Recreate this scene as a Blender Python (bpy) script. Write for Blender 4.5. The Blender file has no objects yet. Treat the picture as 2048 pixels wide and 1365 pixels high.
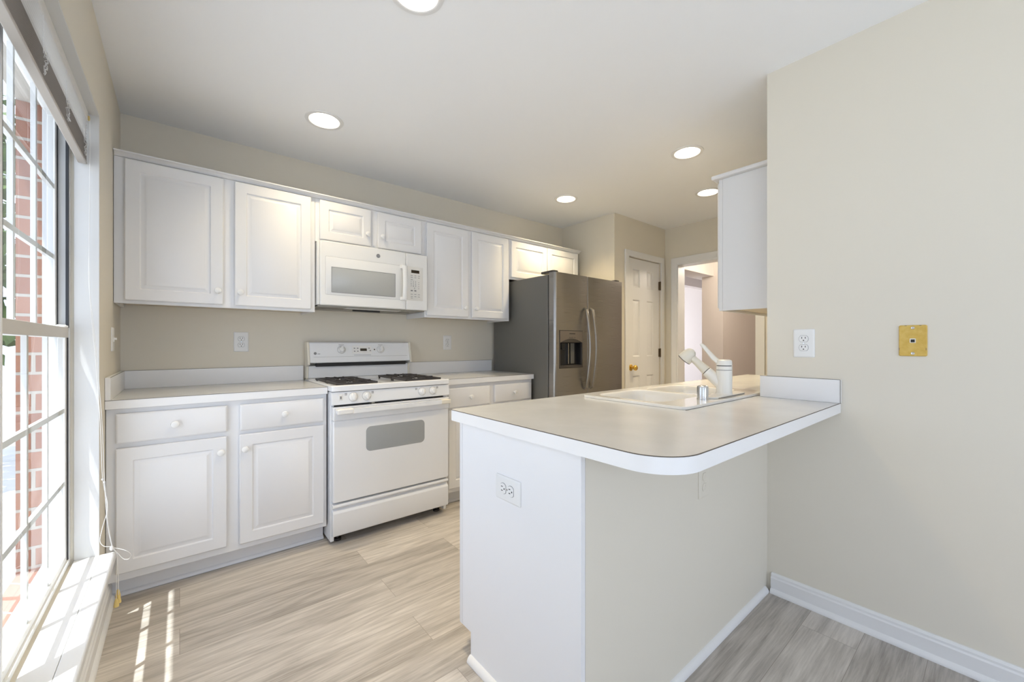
import bpy, bmesh, math, random
from mathutils import Vector, Matrix

# ------------------------------------------------------------------ camera, world, sun, daylight and fill, exposure
SC = bpy.context.scene
COL = SC.collection
PI = math.pi
CAM_H = 1.1617
CAM_YAW = 0.883            # angle of the view direction from +X
cam_d = bpy.data.cameras.new('camera')
cam_d.sensor_width = 36.0
cam_d.lens = 808.93 / 2048.0 * 36.0
cam_d.shift_y = 6.83 / 2048.0
cam_d.clip_start = 0.02
cam = bpy.data.objects.new('camera', cam_d)
COL.objects.link(cam)
cam.location = (0, 0, CAM_H)
cam.rotation_euler = (PI / 2, 0, CAM_YAW - PI / 2)
SC.camera = cam

SC.view_settings.view_transform = 'Standard'
SC.view_settings.look = 'None'
SC.view_settings.gamma = 1.0
SC.view_settings.use_curve_mapping = False
SC.view_settings.exposure = -0.28

SKY_STRENGTH = 3.1
SKY_COLOR = (0.79, 0.88, 1.09, 1)
world = bpy.data.worlds.new('sky')
SC.world = world
world.use_nodes = True
wn = world.node_tree.nodes
wn['Background'].inputs['Color'].default_value = SKY_COLOR
wn['Background'].inputs['Strength'].default_value = SKY_STRENGTH

sun_d = bpy.data.lights.new('sun', 'SUN')
sun_d.energy = 10.0
sun_d.angle = 0.006
sun_d.color = (0.97, 1.0, 1.0)
sun = bpy.data.objects.new('sun', sun_d)
COL.objects.link(sun)
SUN_DIR = Vector((1.0, 0.65, -4.1))
sun.rotation_euler = SUN_DIR.to_track_quat('-Z', 'Y').to_euler()
sun.location = (-3, -2, 8)

def window_light(name, loc, direction, sx, sy, power, color):
    """area light standing in for daylight at an opening"""
    d = bpy.data.lights.new(name, 'AREA')
    d.shape = 'RECTANGLE'
    d.size, d.size_y = sx, sy
    d.energy = power
    d.color = color
    o = bpy.data.objects.new(name, d)
    COL.objects.link(o)
    o.location = loc
    o.rotation_euler = Vector(direction).to_track_quat('-Z', 'Z').to_euler()
    return o
FILL_COLOR = (0.80, 0.89, 1.08)
# fill light added at the made-up patio door, daylight for the hall window
window_light('patio_fill', (0.95, -2.78, 1.15), (0, 1, 0.05), 2.2, 1.9, 13, FILL_COLOR)
window_light('daylight_hall', (6.3, 4.45, 1.3), (0, -1, 0), 1.6, 1.6, 17, (1.0, 0.98, 0.94))
LAMP_POWER = 16.5
LAMP_COLOR = (1.0, 0.80, 0.48)

random.seed(4)

# ------------------------------------------------------------------ materials
def mat(name, color=(0.8, 0.8, 0.8), rough=0.5, metal=0.0, spec=0.5, coat=0.0):
    m = bpy.data.materials.new(name)
    m.use_nodes = True
    b = m.node_tree.nodes['Principled BSDF']
    b.inputs['Base Color'].default_value = (*color, 1)
    b.inputs['Roughness'].default_value = rough
    b.inputs['Metallic'].default_value = metal
    b.inputs['Specular IOR Level'].default_value = spec
    b.inputs['Coat Weight'].default_value = coat
    return m

def nd(m, t, **k):
    n = m.node_tree.nodes.new(t)
    for a, v in k.items():
        setattr(n, a, v)
    return n
def lk(m, a, b): m.node_tree.links.new(a, b)
def bsdf(m): return m.node_tree.nodes['Principled BSDF']

def bump(m, scale, strength, dist=0.002, stretch=(1, 1, 1), detail=3):
    tc = nd(m, 'ShaderNodeTexCoord'); mp = nd(m, 'ShaderNodeMapping')
    mp.inputs['Scale'].default_value = stretch
    no = nd(m, 'ShaderNodeTexNoise'); no.inputs['Scale'].default_value = scale; no.inputs['Detail'].default_value = detail
    bp = nd(m, 'ShaderNodeBump'); bp.inputs['Strength'].default_value = strength; bp.inputs['Distance'].default_value = dist
    lk(m, tc.outputs['Object'], mp.inputs['Vector']); lk(m, mp.outputs['Vector'], no.inputs['Vector'])
    lk(m, no.outputs['Fac'], bp.inputs['Height']); lk(m, bp.outputs['Normal'], bsdf(m).inputs['Normal'])
    return no

def speckle(m, c1, c2, scale, stretch=(1, 1, 1), lo=0.35, hi=0.65):
    tc = nd(m, 'ShaderNodeTexCoord'); mp = nd(m, 'ShaderNodeMapping'); mp.inputs['Scale'].default_value = stretch
    no = nd(m, 'ShaderNodeTexNoise'); no.inputs['Scale'].default_value = scale; no.inputs['Detail'].default_value = 4
    rp = nd(m, 'ShaderNodeValToRGB')
    rp.color_ramp.elements[0].position = lo; rp.color_ramp.elements[0].color = (*c1, 1)
    rp.color_ramp.elements[1].position = hi; rp.color_ramp.elements[1].color = (*c2, 1)
    lk(m, tc.outputs['Object'], mp.inputs['Vector']); lk(m, mp.outputs['Vector'], no.inputs['Vector'])
    lk(m, no.outputs['Fac'], rp.inputs['Fac']); lk(m, rp.outputs['Color'], bsdf(m).inputs['Base Color'])

M = {}
M['wall'] = mat('cream_wall_paint', (0.75, 0.705, 0.61), 0.6, spec=0.3); bump(M['wall'], 260, 0.06, 0.0006)
M['ceiling'] = mat('ceiling_paint', (0.91, 0.92, 0.94), 0.8, spec=0.2); bump(M['ceiling'], 200, 0.05, 0.0006)
M['hall'] = mat('hall_wall_paint', (0.73, 0.665, 0.62), 0.6, spec=0.3); bump(M['hall'], 260, 0.05, 0.0005)
M['trim'] = mat('white_trim_paint', (0.80, 0.80, 0.80), 0.35); bump(M['trim'], 40, 0.02, 0.0005)
M['sill'] = mat('white_sill_paint', (0.70, 0.70, 0.69), 0.4); bump(M['sill'], 40, 0.02, 0.0005)
M['cab'] = mat('white_thermofoil', (0.79, 0.79, 0.80), 0.33); bump(M['cab'], 30, 0.02, 0.0004)
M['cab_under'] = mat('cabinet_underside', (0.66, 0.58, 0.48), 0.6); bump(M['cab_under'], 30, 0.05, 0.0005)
M['panel'] = mat('white_panel_paint', (0.85, 0.85, 0.86), 0.4); bump(M['panel'], 90, 0.03, 0.0005)
M['lam'] = mat('white_laminate', (0.78, 0.77, 0.75), 0.22); speckle(M['lam'], (0.585, 0.59, 0.59), (0.63, 0.635, 0.635), 6)
M['lam_edge'] = mat('laminate_edge', (0.84, 0.84, 0.845), 0.3); bump(M['lam_edge'], 60, 0.02, 0.0004)
M['seam'] = mat('brown_laminate_core', (0.10, 0.085, 0.07), 0.6); bump(M['seam'], 300, 0.1, 0.0004)
M['enamel'] = mat('white_enamel', (0.83, 0.845, 0.87), 0.16, coat=0.3); bump(M['enamel'], 20, 0.01, 0.0004)
M['plastic'] = mat('white_plastic', (0.82, 0.82, 0.81), 0.35); bump(M['plastic'], 120, 0.02, 0.0003)
M['ivory'] = mat('ivory_plastic', (0.78, 0.74, 0.64), 0.4); bump(M['ivory'], 120, 0.03, 0.0003)
M['keypad'] = mat('off_white_keypad', (0.76, 0.75, 0.72), 0.4); bump(M['keypad'], 120, 0.03, 0.0003)
M['knob_ring'] = mat('pale_grey_line', (0.42, 0.42, 0.43), 0.5); bump(M['knob_ring'], 300, 0.02, 0.0001)
M['oven_glass'] = mat('grey_oven_glass', (0.36, 0.38, 0.39), 0.12); speckle(M['oven_glass'], (0.345, 0.365, 0.375), (0.375, 0.395, 0.405), 900)
M['mw_glass'] = mat('grey_mesh_window', (0.44, 0.45, 0.44), 0.2); speckle(M['mw_glass'], (0.42, 0.43, 0.42), (0.46, 0.47, 0.46), 900)
M['black'] = mat('black_gap', (0.012, 0.012, 0.013), 0.5); bump(M['black'], 80, 0.05, 0.0004)
M['iron'] = mat('cast_iron', (0.045, 0.04, 0.04), 0.42); bump(M['iron'], 350, 0.25, 0.0006)
M['print'] = mat('grey_print', (0.22, 0.22, 0.23), 0.5); bump(M['print'], 300, 0.02, 0.0001)
M['lcd'] = mat('brown_lcd', (0.035, 0.024, 0.012), 0.15); bump(M['lcd'], 300, 0.02, 0.0001)
M['grey_under'] = mat('grey_metal_underside', (0.30, 0.285, 0.25), 0.4, metal=0.6); bump(M['grey_under'], 200, 0.1, 0.0004)
M['lens'] = mat('frosted_lens', (0.7, 0.7, 0.68), 0.4); bump(M['lens'], 300, 0.1, 0.0004)
M['chrome'] = mat('brushed_chrome', (0.62, 0.62, 0.62), 0.22, metal=1.0); bump(M['chrome'], 60, 0.08, 0.0004, (1, 1, 30))
M['brass'] = mat('polished_brass', (0.80, 0.53, 0.12), 0.18, metal=1.0); bump(M['brass'], 80, 0.02, 0.0003)
M['old_brass'] = mat('aged_hinge_metal', (0.16, 0.12, 0.075), 0.45, metal=0.8); bump(M['old_brass'], 150, 0.1, 0.0004)
M['jack'] = mat('mustard_plate', (0.66, 0.44, 0.09), 0.5); speckle(M['jack'], (0.62, 0.40, 0.07), (0.69, 0.48, 0.12), 60)
M['sink'] = mat('bisque_porcelain', (0.82, 0.80, 0.755), 0.12, coat=0.4); bump(M['sink'], 20, 0.01, 0.0004)
M['faucet'] = mat('almond_faucet', (0.78, 0.765, 0.72), 0.22); bump(M['faucet'], 40, 0.01, 0.0003)
M['faucet_wand'] = mat('almond_wand', (0.70, 0.665, 0.575), 0.28); bump(M['faucet_wand'], 40, 0.01, 0.0003)
M['vinyl'] = mat('white_vinyl_window', (0.82, 0.83, 0.83), 0.35); bump(M['vinyl'], 60, 0.02, 0.0004)
M['rail'] = mat('shaded_sash_rail', (0.60, 0.58, 0.55), 0.4); bump(M['rail'], 60, 0.03, 0.0004)  # indoor shade on the white rail put into a grey colour
M['track'] = mat('dark_track_shade', (0.03, 0.032, 0.038), 0.5); bump(M['track'], 90, 0.1, 0.0006)  # near-black colour stands in for shade inside the sash tracks
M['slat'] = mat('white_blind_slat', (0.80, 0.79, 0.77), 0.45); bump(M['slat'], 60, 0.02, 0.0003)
M['slat_stack'] = mat('shaded_blind_slat', (0.44, 0.405, 0.37), 0.5); bump(M['slat_stack'], 60, 0.02, 0.0003)  # same white slats, with shade between the stacked ones put into the colour
M['cord'] = mat('white_cord', (0.82, 0.81, 0.79), 0.8); bump(M['cord'], 900, 0.3, 0.0004)
M['tassel'] = mat('amber_tassel', (0.72, 0.55, 0.20), 0.4); bump(M['tassel'], 200, 0.05, 0.0003)
M['fridge_side'] = mat('dark_grey_case_paint', (0.155, 0.15, 0.135), 0.45); bump(M['fridge_side'], 500, 0.12, 0.0004)
M['dispenser'] = mat('dispenser_grey', (0.20, 0.17, 0.145), 0.35, metal=0.4); bump(M['dispenser'], 200, 0.03, 0.0003)
M['dark_plastic'] = mat('dark_plastic', (0.05, 0.044, 0.04), 0.3); bump(M['dark_plastic'], 200, 0.05, 0.0003)
M['bounce_ground'] = mat('pale_bounce_ground', (0.5, 0.5, 0.47), 0.9); speckle(M['bounce_ground'], (0.62, 0.62, 0.61), (0.70, 0.70, 0.69), 5)  # ground made pale to bounce sunlight up into the room
M['bark'] = mat('bark', (0.10, 0.075, 0.055), 0.9); bump(M['bark'], 20, 0.6, 0.02, (1, 1, 0.2))
M['leaf'] = mat('leaf', (0.13, 0.24, 0.05), 0.6); speckle(M['leaf'], (0.04, 0.09, 0.015), (0.11, 0.18, 0.04), 3)
M['soffit'] = mat('white_soffit', (0.80, 0.80, 0.78), 0.6); bump(M['soffit'], 40, 0.05, 0.001)

# glass: clear, faint fresnel reflection
g = bpy.data.materials.new('window_glass'); g.use_nodes = True
nt = g.node_tree; nt.nodes.clear()
out = nt.nodes.new('ShaderNodeOutputMaterial'); mix = nt.nodes.new('ShaderNodeMixShader')
tr = nt.nodes.new('ShaderNodeBsdfTransparent'); gl = nt.nodes.new('ShaderNodeBsdfGlossy'); fr = nt.nodes.new('ShaderNodeLayerWeight'); pw = nt.nodes.new('ShaderNodeMath'); ma = nt.nodes.new('ShaderNodeMath')
tr.inputs['Color'].default_value = (0.96, 0.98, 0.97, 1); gl.inputs['Roughness'].default_value = 0.01; fr.inputs['Blend'].default_value = 0.5
pw.operation = 'POWER'; pw.inputs[1].default_value = 5.0; ma.operation = 'MULTIPLY_ADD'; ma.inputs[1].default_value = 0.95; ma.inputs[2].default_value = 0.05
nt.links.new(fr.outputs['Facing'], pw.inputs[0]); nt.links.new(pw.outputs[0], ma.inputs[0]); nt.links.new(ma.outputs[0], mix.inputs[0]); nt.links.new(tr.outputs[0], mix.inputs[1]); nt.links.new(gl.outputs[0], mix.inputs[2])
nt.links.new(mix.outputs[0], out.inputs['Surface'])
M['glass'] = g

# lamp lens
m = mat('lamp_glow', (1, 1, 1), 0.5); bsdf(m).inputs['Emission Color'].default_value = (1.0, 0.90, 0.72, 1); bsdf(m).inputs['Emission Strength'].default_value = 16.0
M['glow'] = m

# brushed stainless
m = mat('brushed_stainless', (0.34, 0.325, 0.305), 0.26, metal=1.0)
tc = nd(m, 'ShaderNodeTexCoord'); mp = nd(m, 'ShaderNodeMapping'); mp.inputs['Scale'].default_value = (2, 2, 260)
no = nd(m, 'ShaderNodeTexNoise'); no.inputs['Scale'].default_value = 2.5; no.inputs['Detail'].default_value = 5
mr = nd(m, 'ShaderNodeMapRange'); mr.inputs['To Min'].default_value = 0.24; mr.inputs['To Max'].default_value = 0.34
no2 = nd(m, 'ShaderNodeTexNoise'); no2.inputs['Scale'].default_value = 3.0; no2.inputs['Detail'].default_value = 1
bp = nd(m, 'ShaderNodeBump'); bp.inputs['Strength'].default_value = 0.25; bp.inputs['Distance'].default_value = 0.02
lk(m, tc.outputs['Object'], mp.inputs['Vector']); lk(m, mp.outputs['Vector'], no.inputs['Vector']); lk(m, no.outputs['Fac'], mr.inputs['Value'])
lk(m, mr.outputs['Result'], bsdf(m).inputs['Roughness']); lk(m, tc.outputs['Object'], no2.inputs['Vector'])
lk(m, no2.outputs['Fac'], bp.inputs['Height']); lk(m, bp.outputs['Normal'], bsdf(m).inputs['Normal'])
bsdf(m).inputs['Anisotropic'].default_value = 0.6
M['steel'] = m

# brick veneer
m = mat('red_brick', (0.5, 0.25, 0.18), 0.9)
tc = nd(m, 'ShaderNodeTexCoord'); sp = nd(m, 'ShaderNodeSeparateXYZ'); ad = nd(m, 'ShaderNodeMath', operation='ADD'); cb = nd(m, 'ShaderNodeCombineXYZ')
bt = nd(m, 'ShaderNodeTexBrick')
bt.inputs['Color1'].default_value = (0.27, 0.11, 0.07, 1); bt.inputs['Color2'].default_value = (0.36, 0.17, 0.11, 1); bt.inputs['Mortar'].default_value = (0.42, 0.39, 0.35, 1)
bt.inputs['Scale'].default_value = 1.0; bt.inputs['Mortar Size'].default_value = 0.006; bt.inputs['Brick Width'].default_value = 0.205; bt.inputs['Row Height'].default_value = 0.075
bp = nd(m, 'ShaderNodeBump'); bp.inputs['Strength'].default_value = 0.8; bp.inputs['Distance'].default_value = 0.006; bp.invert = True
lk(m, tc.outputs['Object'], sp.inputs[0]); lk(m, sp.outputs['X'], ad.inputs[0]); lk(m, sp.outputs['Y'], ad.inputs[1])
lk(m, ad.outputs[0], cb.inputs['X']); lk(m, sp.outputs['Z'], cb.inputs['Y']); lk(m, cb.outputs[0], bt.inputs['Vector'])
lk(m, bt.outputs['Color'], bsdf(m).inputs['Base Color']); lk(m, bt.outputs['Fac'], bp.inputs['Height']); lk(m, bp.outputs['Normal'], bsdf(m).inputs['Normal'])
M['brick'] = m

# vinyl plank floor, planks along X
m = mat('vinyl_plank', (0.4, 0.35, 0.3), 0.42)
tc = nd(m, 'ShaderNodeTexCoord')
bt = nd(m, 'ShaderNodeTexBrick'); bt.offset = 0.37; bt.offset_frequency = 2
bt.inputs['Color1'].default_value = (0, 0, 0, 1); bt.inputs['Color2'].default_value = (1, 1, 1, 1); bt.inputs['Mortar'].default_value = (0.5, 0.5, 0.5, 1)
bt.inputs['Scale'].default_value = 1.0; bt.inputs['Mortar Size'].default_value = 0.0008; bt.inputs['Mortar Smooth'].default_value = 0.2
bt.inputs['Brick Width'].default_value = 1.22; bt.inputs['Row Height'].default_value = 0.178
lk(m, tc.outputs['Object'], bt.inputs['Vector'])
wv = nd(m, 'ShaderNodeMath', operation='MULTIPLY'); wv.inputs[1].default_value = 37.0
lk(m, bt.outputs['Color'], wv.inputs[0])
def grain(scale, stretch, detail, dist):
    mp = nd(m, 'ShaderNodeMapping'); mp.inputs['Scale'].default_value = stretch
    n = nd(m, 'ShaderNodeTexNoise', noise_dimensions='4D')
    n.inputs['Scale'].default_value = scale; n.inputs['Detail'].default_value = detail; n.inputs['Roughness'].default_value = 0.62; n.inputs['Distortion'].default_value = dist
    lk(m, tc.outputs['Object'], mp.inputs['Vector']); lk(m, mp.outputs['Vector'], n.inputs['Vector']); lk(m, wv.outputs[0], n.inputs['W'])
    return n
g1 = grain(1.0, (1.1, 8.5, 1), 6, 1.2)
g2 = grain(1.0, (7, 150, 1), 3, 0.3)
mpw = nd(m, 'ShaderNodeMapping'); mpw.inputs['Scale'].default_value = (0.55, 5.5, 1)
n3 = nd(m, 'ShaderNodeTexNoise', noise_dimensions='4D'); n3.inputs['Scale'].default_value = 1.0; n3.inputs['Detail'].default_value = 2
lk(m, tc.outputs['Object'], mpw.inputs['Vector']); lk(m, mpw.outputs['Vector'], n3.inputs['Vector']); lk(m, wv.outputs[0], n3.inputs['W'])
sw = nd(m, 'ShaderNodeMath', operation='MULTIPLY'); sw.inputs[1].default_value = 90.0
sn = nd(m, 'ShaderNodeMath', operation='SINE'); lk(m, n3.outputs['Fac'], sw.inputs[0]); lk(m, sw.outputs[0], sn.inputs[0])
rp = nd(m, 'ShaderNodeValToRGB')
rp.color_ramp.elements[0].position = 0.30; rp.color_ramp.elements[0].color = (0.25, 0.222, 0.193, 1)
rp.color_ramp.elements[1].position = 0.70; rp.color_ramp.elements[1].color = (0.66, 0.615, 0.56, 1)
a1 = nd(m, 'ShaderNodeMath', operation='MULTIPLY_ADD'); a1.inputs[1].default_value = 0.38; lk(m, g2.outputs['Fac'], a1.inputs[0])
a0 = nd(m, 'ShaderNodeMath', operation='MULTIPLY'); a0.inputs[1].default_value = 0.62; lk(m, g1.outputs['Fac'], a0.inputs[0]); lk(m, a0.outputs[0], a1.inputs[2])
a2 = nd(m, 'ShaderNodeMath', operation='MULTIPLY_ADD'); a2.inputs[1].default_value = 0.042; lk(m, sn.outputs[0], a2.inputs[0]); lk(m, a1.outputs[0], a2.inputs[2])
a3 = nd(m, 'ShaderNodeMath', operation='MULTIPLY_ADD'); a3.inputs[1].default_value = 0.16; lk(m, bt.outputs['Color'], a3.inputs[0]); lk(m, a2.outputs[0], a3.inputs[2])
a4 = nd(m, 'ShaderNodeMath', operation='SUBTRACT'); a4.inputs[1].default_value = 0.05; lk(m, a3.outputs[0], a4.inputs[0])
lk(m, a4.outputs[0], rp.inputs['Fac'])
mx = nd(m, 'ShaderNodeMix', data_type='RGBA'); mx.inputs[7].default_value = (0.26, 0.225, 0.19, 1)
lk(m, bt.outputs['Fac'], mx.inputs[0]); lk(m, rp.outputs['Color'], mx.inputs[6]); lk(m, mx.outputs[2], bsdf(m).inputs['Base Color'])
bp = nd(m, 'ShaderNodeBump'); bp.inputs['Strength'].default_value = 0.12; bp.inputs['Distance'].default_value = 0.001
lk(m, g2.outputs['Fac'], bp.inputs['Height']); lk(m, bp.outputs['Normal'], bsdf(m).inputs['Normal'])
M['floor'] = m

# ------------------------------------------------------------------ mesh helpers
def Vv(*a): return Vector(a)
def frame_of(axis):
    z = Vector(axis).normalized()
    x = z.orthogonal().normalized()
    return x, z.cross(x), z

class MB:
    """collects faces of one part"""
    def __init__(s): s.v = []; s.f = []; s.m = []; s.T = None
    def add(s, vs, fs, mi=0):
        b = len(s.v)
        s.v += [s.T(Vector(p)) if s.T else Vector(p) for p in vs]
        for f in fs: s.f.append([b + i for i in f]); s.m.append(mi)
    def box(s, x0, x1, y0, y1, z0, z1, mi=0):
        vs = [(x, y, z) for z in (z0, z1) for y in (y0, y1) for x in (x0, x1)]
        s.add(vs, [(0, 2, 3, 1), (4, 5, 7, 6), (0, 1, 5, 4), (2, 6, 7, 3), (0, 4, 6, 2), (1, 3, 7, 5)], mi)
        return s
    def extrude(s, poly, d, mi=0):
        """closed 3-D polygon pushed along d"""
        n = len(poly); d = Vector(d)
        vs = [Vector(p) for p in poly] + [Vector(p) + d for p in poly]
        s.add(vs, [list(range(n))[::-1], list(range(n, 2 * n))] + [(i, (i + 1) % n, n + (i + 1) % n, n + i) for i in range(n)], mi)
        return s
    def lathe(s, o, axis, prof, n=24, mi=0, cap0=True, cap1=True):
        x, y, z = frame_of(axis); o = Vector(o); vs = []; fs = []
        for t, r in prof:
            for k in range(n):
                a = 2 * PI * k / n
                vs.append(o + z * t + (x * math.cos(a) + y * math.sin(a)) * max(r, 1e-5))
        for i in range(len(prof) - 1):
            for k in range(n):
                k2 = (k + 1) % n
                fs.append((i * n + k, i * n + k2, (i + 1) * n + k2, (i + 1) * n + k))
        if cap0: fs.append(list(range(n))[::-1])
        if cap1: fs.append([(len(prof) - 1) * n + k for k in range(n)])
        s.add(vs, fs, mi); return s
    def cyl(s, a, b, r, n=20, mi=0, r2=None):
        a = Vector(a); b = Vector(b)
        return s.lathe(a, b - a, [(0, r), ((b - a).length, r if r2 is None else r2)], n, mi)
    def tube(s, pts, r, n=8, mi=0, flat=None):
        pts = [Vector(p) for p in pts]; vs = []; fs = []; prev = None
        rs = r if isinstance(r, (list, tuple)) else [r] * len(pts)
        for i, p in enumerate(pts):
            t = (pts[min(i + 1, len(pts) - 1)] - pts[max(i - 1, 0)]).normalized()
            if prev is None: u = t.orthogonal().normalized() if flat is None else (Vector(flat) - t * Vector(flat).dot(t)).normalized()
            else: u = (prev - t * prev.dot(t)).normalized()
            prev = u; w = t.cross(u)
            for k in range(n):
                a = 2 * PI * k / n
                ra = rs[i] if isinstance(rs[i], (list, tuple)) else (rs[i], rs[i])
                vs.append(p + u * math.cos(a) * ra[0] + w * math.sin(a) * ra[1])
        for i in range(len(pts) - 1):
            for k in range(n):
                k2 = (k + 1) % n
                fs.append((i * n + k, i * n + k2, (i + 1) * n + k2, (i + 1) * n + k))
        fs.append(list(range(n))[::-1]); fs.append([(len(pts) - 1) * n + k for k in range(n)])
        s.add(vs, fs, mi); return s
    def rings(s, rings, mi=0, cap0=False, cap1=True):
        """quads between successive closed rings of equal count"""
        n = len(rings[0]); vs = [p for r in rings for p in r]; fs = []
        for i in range(len(rings) - 1):
            for k in range(n):
                k2 = (k + 1) % n
                fs.append((i * n + k, i * n + k2, (i + 1) * n + k2, (i + 1) * n + k))
        if cap0: fs.append(list(range(n))[::-1])
        if cap1: fs.append([(len(rings) - 1) * n + k for k in range(n)])
        s.add(vs, fs, mi); return s
    def slab(s, outer, holes, o, ex, ey, ez, t, mi=0):
        """2-D outline with holes, thickness t along ez"""
        bm = bmesh.new(); loops = [outer] + list(holes); edges = []
        for lp in loops:
            vv = [bm.verts.new((p[0], p[1], 0)) for p in lp]
            for i in range(len(vv)): edges.append(bm.edges.new((vv[i], vv[(i + 1) % len(vv)])))
        bmesh.ops.triangle_fill(bm, use_beauty=True, use_dissolve=False, edges=edges, normal=(0, 0, 1))
        bm.verts.index_update()
        o, ex, ey, ez = map(Vector, (o, ex, ey, ez))
        base = [o + ex * v.co.x + ey * v.co.y for v in bm.verts]
        tris = [[v.index for v in f.verts] for f in bm.faces]
        n = len(base); vs = base + [p + ez * t for p in base]
        fs = [tuple(f[::-1]) for f in tris] + [tuple(i + n for i in f) for f in tris]
        k = 0
        for lp in loops:
            m_ = len(lp)
            for i in range(m_):
                a, b = k + i, k + (i + 1) % m_
                fs.append((a, b, b + n, a + n))
            k += m_
        bm.free(); s.add(vs, fs, mi); return s
    def build(s, name, material, parent=None, bevel=0.0, segs=2, angle=32):
        me = bpy.data.meshes.new(name)
        off = parent_loc(parent)
        me.from_pydata([tuple(p - off) for p in s.v], [], s.f)
        for mm in (material if isinstance(material, (list, tuple)) else [material]): me.materials.append(mm)
        me.polygons.foreach_set('material_index', s.m)
        bm = bmesh.new(); bm.from_mesh(me); bmesh.ops.recalc_face_normals(bm, faces=bm.faces); bm.to_mesh(me); bm.free()
        me.polygons.foreach_set('use_smooth', [True] * len(me.polygons))
        me.set_sharp_from_angle(angle=math.radians(angle))
        o = bpy.data.objects.new(name, me); COL.objects.link(o)
        if parent is not None: o.parent = parent
        if bevel > 0:
            md = o.modifiers.new('bevel', 'BEVEL'); md.width = bevel; md.segments = segs; md.limit_method = 'ANGLE'; md.angle_limit = math.radians(40); md.harden_normals = False
        return o

def parent_loc(p):
    off = Vector((0, 0, 0))
    while p is not None: off = off + Vector(p.location); p = p.parent
    return off

def tag(o, label, cat, group=None):
    o['label'] = label; o['category'] = cat
    if group: o['group'] = group
    return o
def thing(name, label, cat, loc, group=None):
    o = bpy.data.objects.new(name, None); COL.objects.link(o); o.location = loc; o.empty_display_size = 0.05
    return tag(o, label, cat, group)
def structure(o):
    o['kind'] = 'structure'; return o
def struct_empty(name, loc):
    o = bpy.data.objects.new(name, None); COL.objects.link(o); o.location = loc; o.empty_display_size = 0.05
    return structure(o)
def copy_tree(o, parent=None):
    c = o.copy(); COL.objects.link(c)
    if parent is not None: c.parent = parent
    for ch in list(o.children): copy_tree(ch, c)
    return c
def B(x0, x1, y0, y1, z0, z1): return MB().box(x0, x1, y0, y1, z0, z1)
def rect(x0, x1, y0, y1): return [(x0, y0), (x1, y0), (x1, y1), (x0, y1)]
def rrect(x0, x1, y0, y1, r, n=4):
    p = []
    rr = r if isinstance(r, (list, tuple)) else (r,) * 4
    for (cx, cy, a0, q) in ((x0, y0, PI, rr[0]), (x1, y0, 1.5 * PI, rr[1]), (x1, y1, 0, rr[2]), (x0, y1, PI / 2, rr[3])):
        sx = 1 if cx == x0 else -1; sy = 1 if cy == y0 else -1
        for k in range(n + 1):
            a = a0 + PI / 2 * k / n
            p.append((cx + sx * q + q * math.cos(a), cy + sy * q + q * math.sin(a)))
    return p
def circle(cx, cy, r, n=32): return [(cx + r * math.cos(2 * PI * k / n), cy + r * math.sin(2 * PI * k / n)) for k in range(n)]

X, Y, Z = (1, 0, 0), (0, 1, 0), (0, 0, 1)

def profile_run(name, prof, a, b, nrm, material, parent=None):
    """moulding: profile (out, up) swept from a to b, out along nrm"""
    a = Vector(a); b = Vector(b); nrm = Vector(nrm)
    return MB().extrude([a + nrm * p[0] + Vector(Z) * p[1] for p in prof], b - a).build(name, material, parent)

def text_mesh(name, body, size, o, ex, ey, material, parent, align='CENTER', spacing=1.0):
    cu = bpy.data.curves.new(name, 'FONT'); cu.body = body; cu.size = size; cu.align_x = align; cu.align_y = 'CENTER'; cu.space_line = spacing
    t = bpy.data.objects.new(name, cu); COL.objects.link(t)
    bpy.context.view_layer.update()
    me = bpy.data.meshes.new_from_object(t.evaluated_get(bpy.context.evaluated_depsgraph_get()))
    bpy.data.objects.remove(t); off = parent_loc(parent)
    o, ex, ey = Vector(o), Vector(ex), Vector(ey)
    for v in me.vertices: v.co = o + ex * v.co.x + ey * v.co.y - off
    me.materials.clear(); me.materials.append(material)
    ob = bpy.data.objects.new(name, me); COL.objects.link(ob); ob.parent = parent
    return ob

# ------------------------------------------------------------------ dimensions of the room
XW, YB, ZC, XR, YP = -0.254, 3.109, 2.445, 2.156, 0.715
XB, YBF, XE, YREAR = 3.266, 2.406, 4.19, -2.6

# ------------------------------------------------------------------ setting
LIGHTS = [(0.640, 2.470), (2.62, 1.345), (2.63, 2.451), (3.44, 1.584), (0.666, 1.36)]

structure(B(-0.4, 8.0, YREAR - .15, 5.0, -0.05, 0).build('floor', M['floor']))
structure(MB().slab(rect(-0.42, 4.31, YREAR - .12, 3.25), [circle(x, y, 0.082) for x, y in LIGHTS], (0, 0, ZC), X, Y, Z, 0.13).build('ceiling', M['ceiling']))

W1 = (1.545, 2.355, 0.30, 2.098)      # y0 y1 z0 z1 of the window openings
W2 = (0.75, 1.54, 0.30, 2.098)
W3 = (-1.9, 0.05, 0.30, 2.098)  # unseen window added behind the camera, sized for its fill light
structure(MB().slab(rect(YREAR - .12, 3.25, 0, ZC), [rect(W2[0], W1[1], .285, 2.098), rect(W3[0], W3[1], .285, 2.098)], (XW, 0, 0), Y, Z, (-1, 0, 0), 0.156).build('wall_left', M['wall']))
structure(MB().slab(rect(YREAR - .5, 3.6, -0.3, 2.75), [rect(a, b + .03, .28, 2.098) for a, b in ((W2[0], W1[1]), (W3[0], W3[1]))], (XW - .158, 0, 0), Y, Z, (-1, 0, 0), 0.07).build('wall_brick', M['brick']))
structure(B(-0.697, -0.41, YREAR - .6, 3.7, 2.76, 2.80).build('ceiling_eave', M['soffit']))
structure(B(XW, XB + .12, YB, YB + .12, 0, ZC).build('wall_back', M['wall']))
structure(B(XR, XR + .12, YREAR, YP, 0, ZC).build('wall_right', M['wall']))
structure(B(XR + .12, XE + .12, YP - .12, YP, 0, ZC).build('wall_sink', M['wall']))
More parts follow.
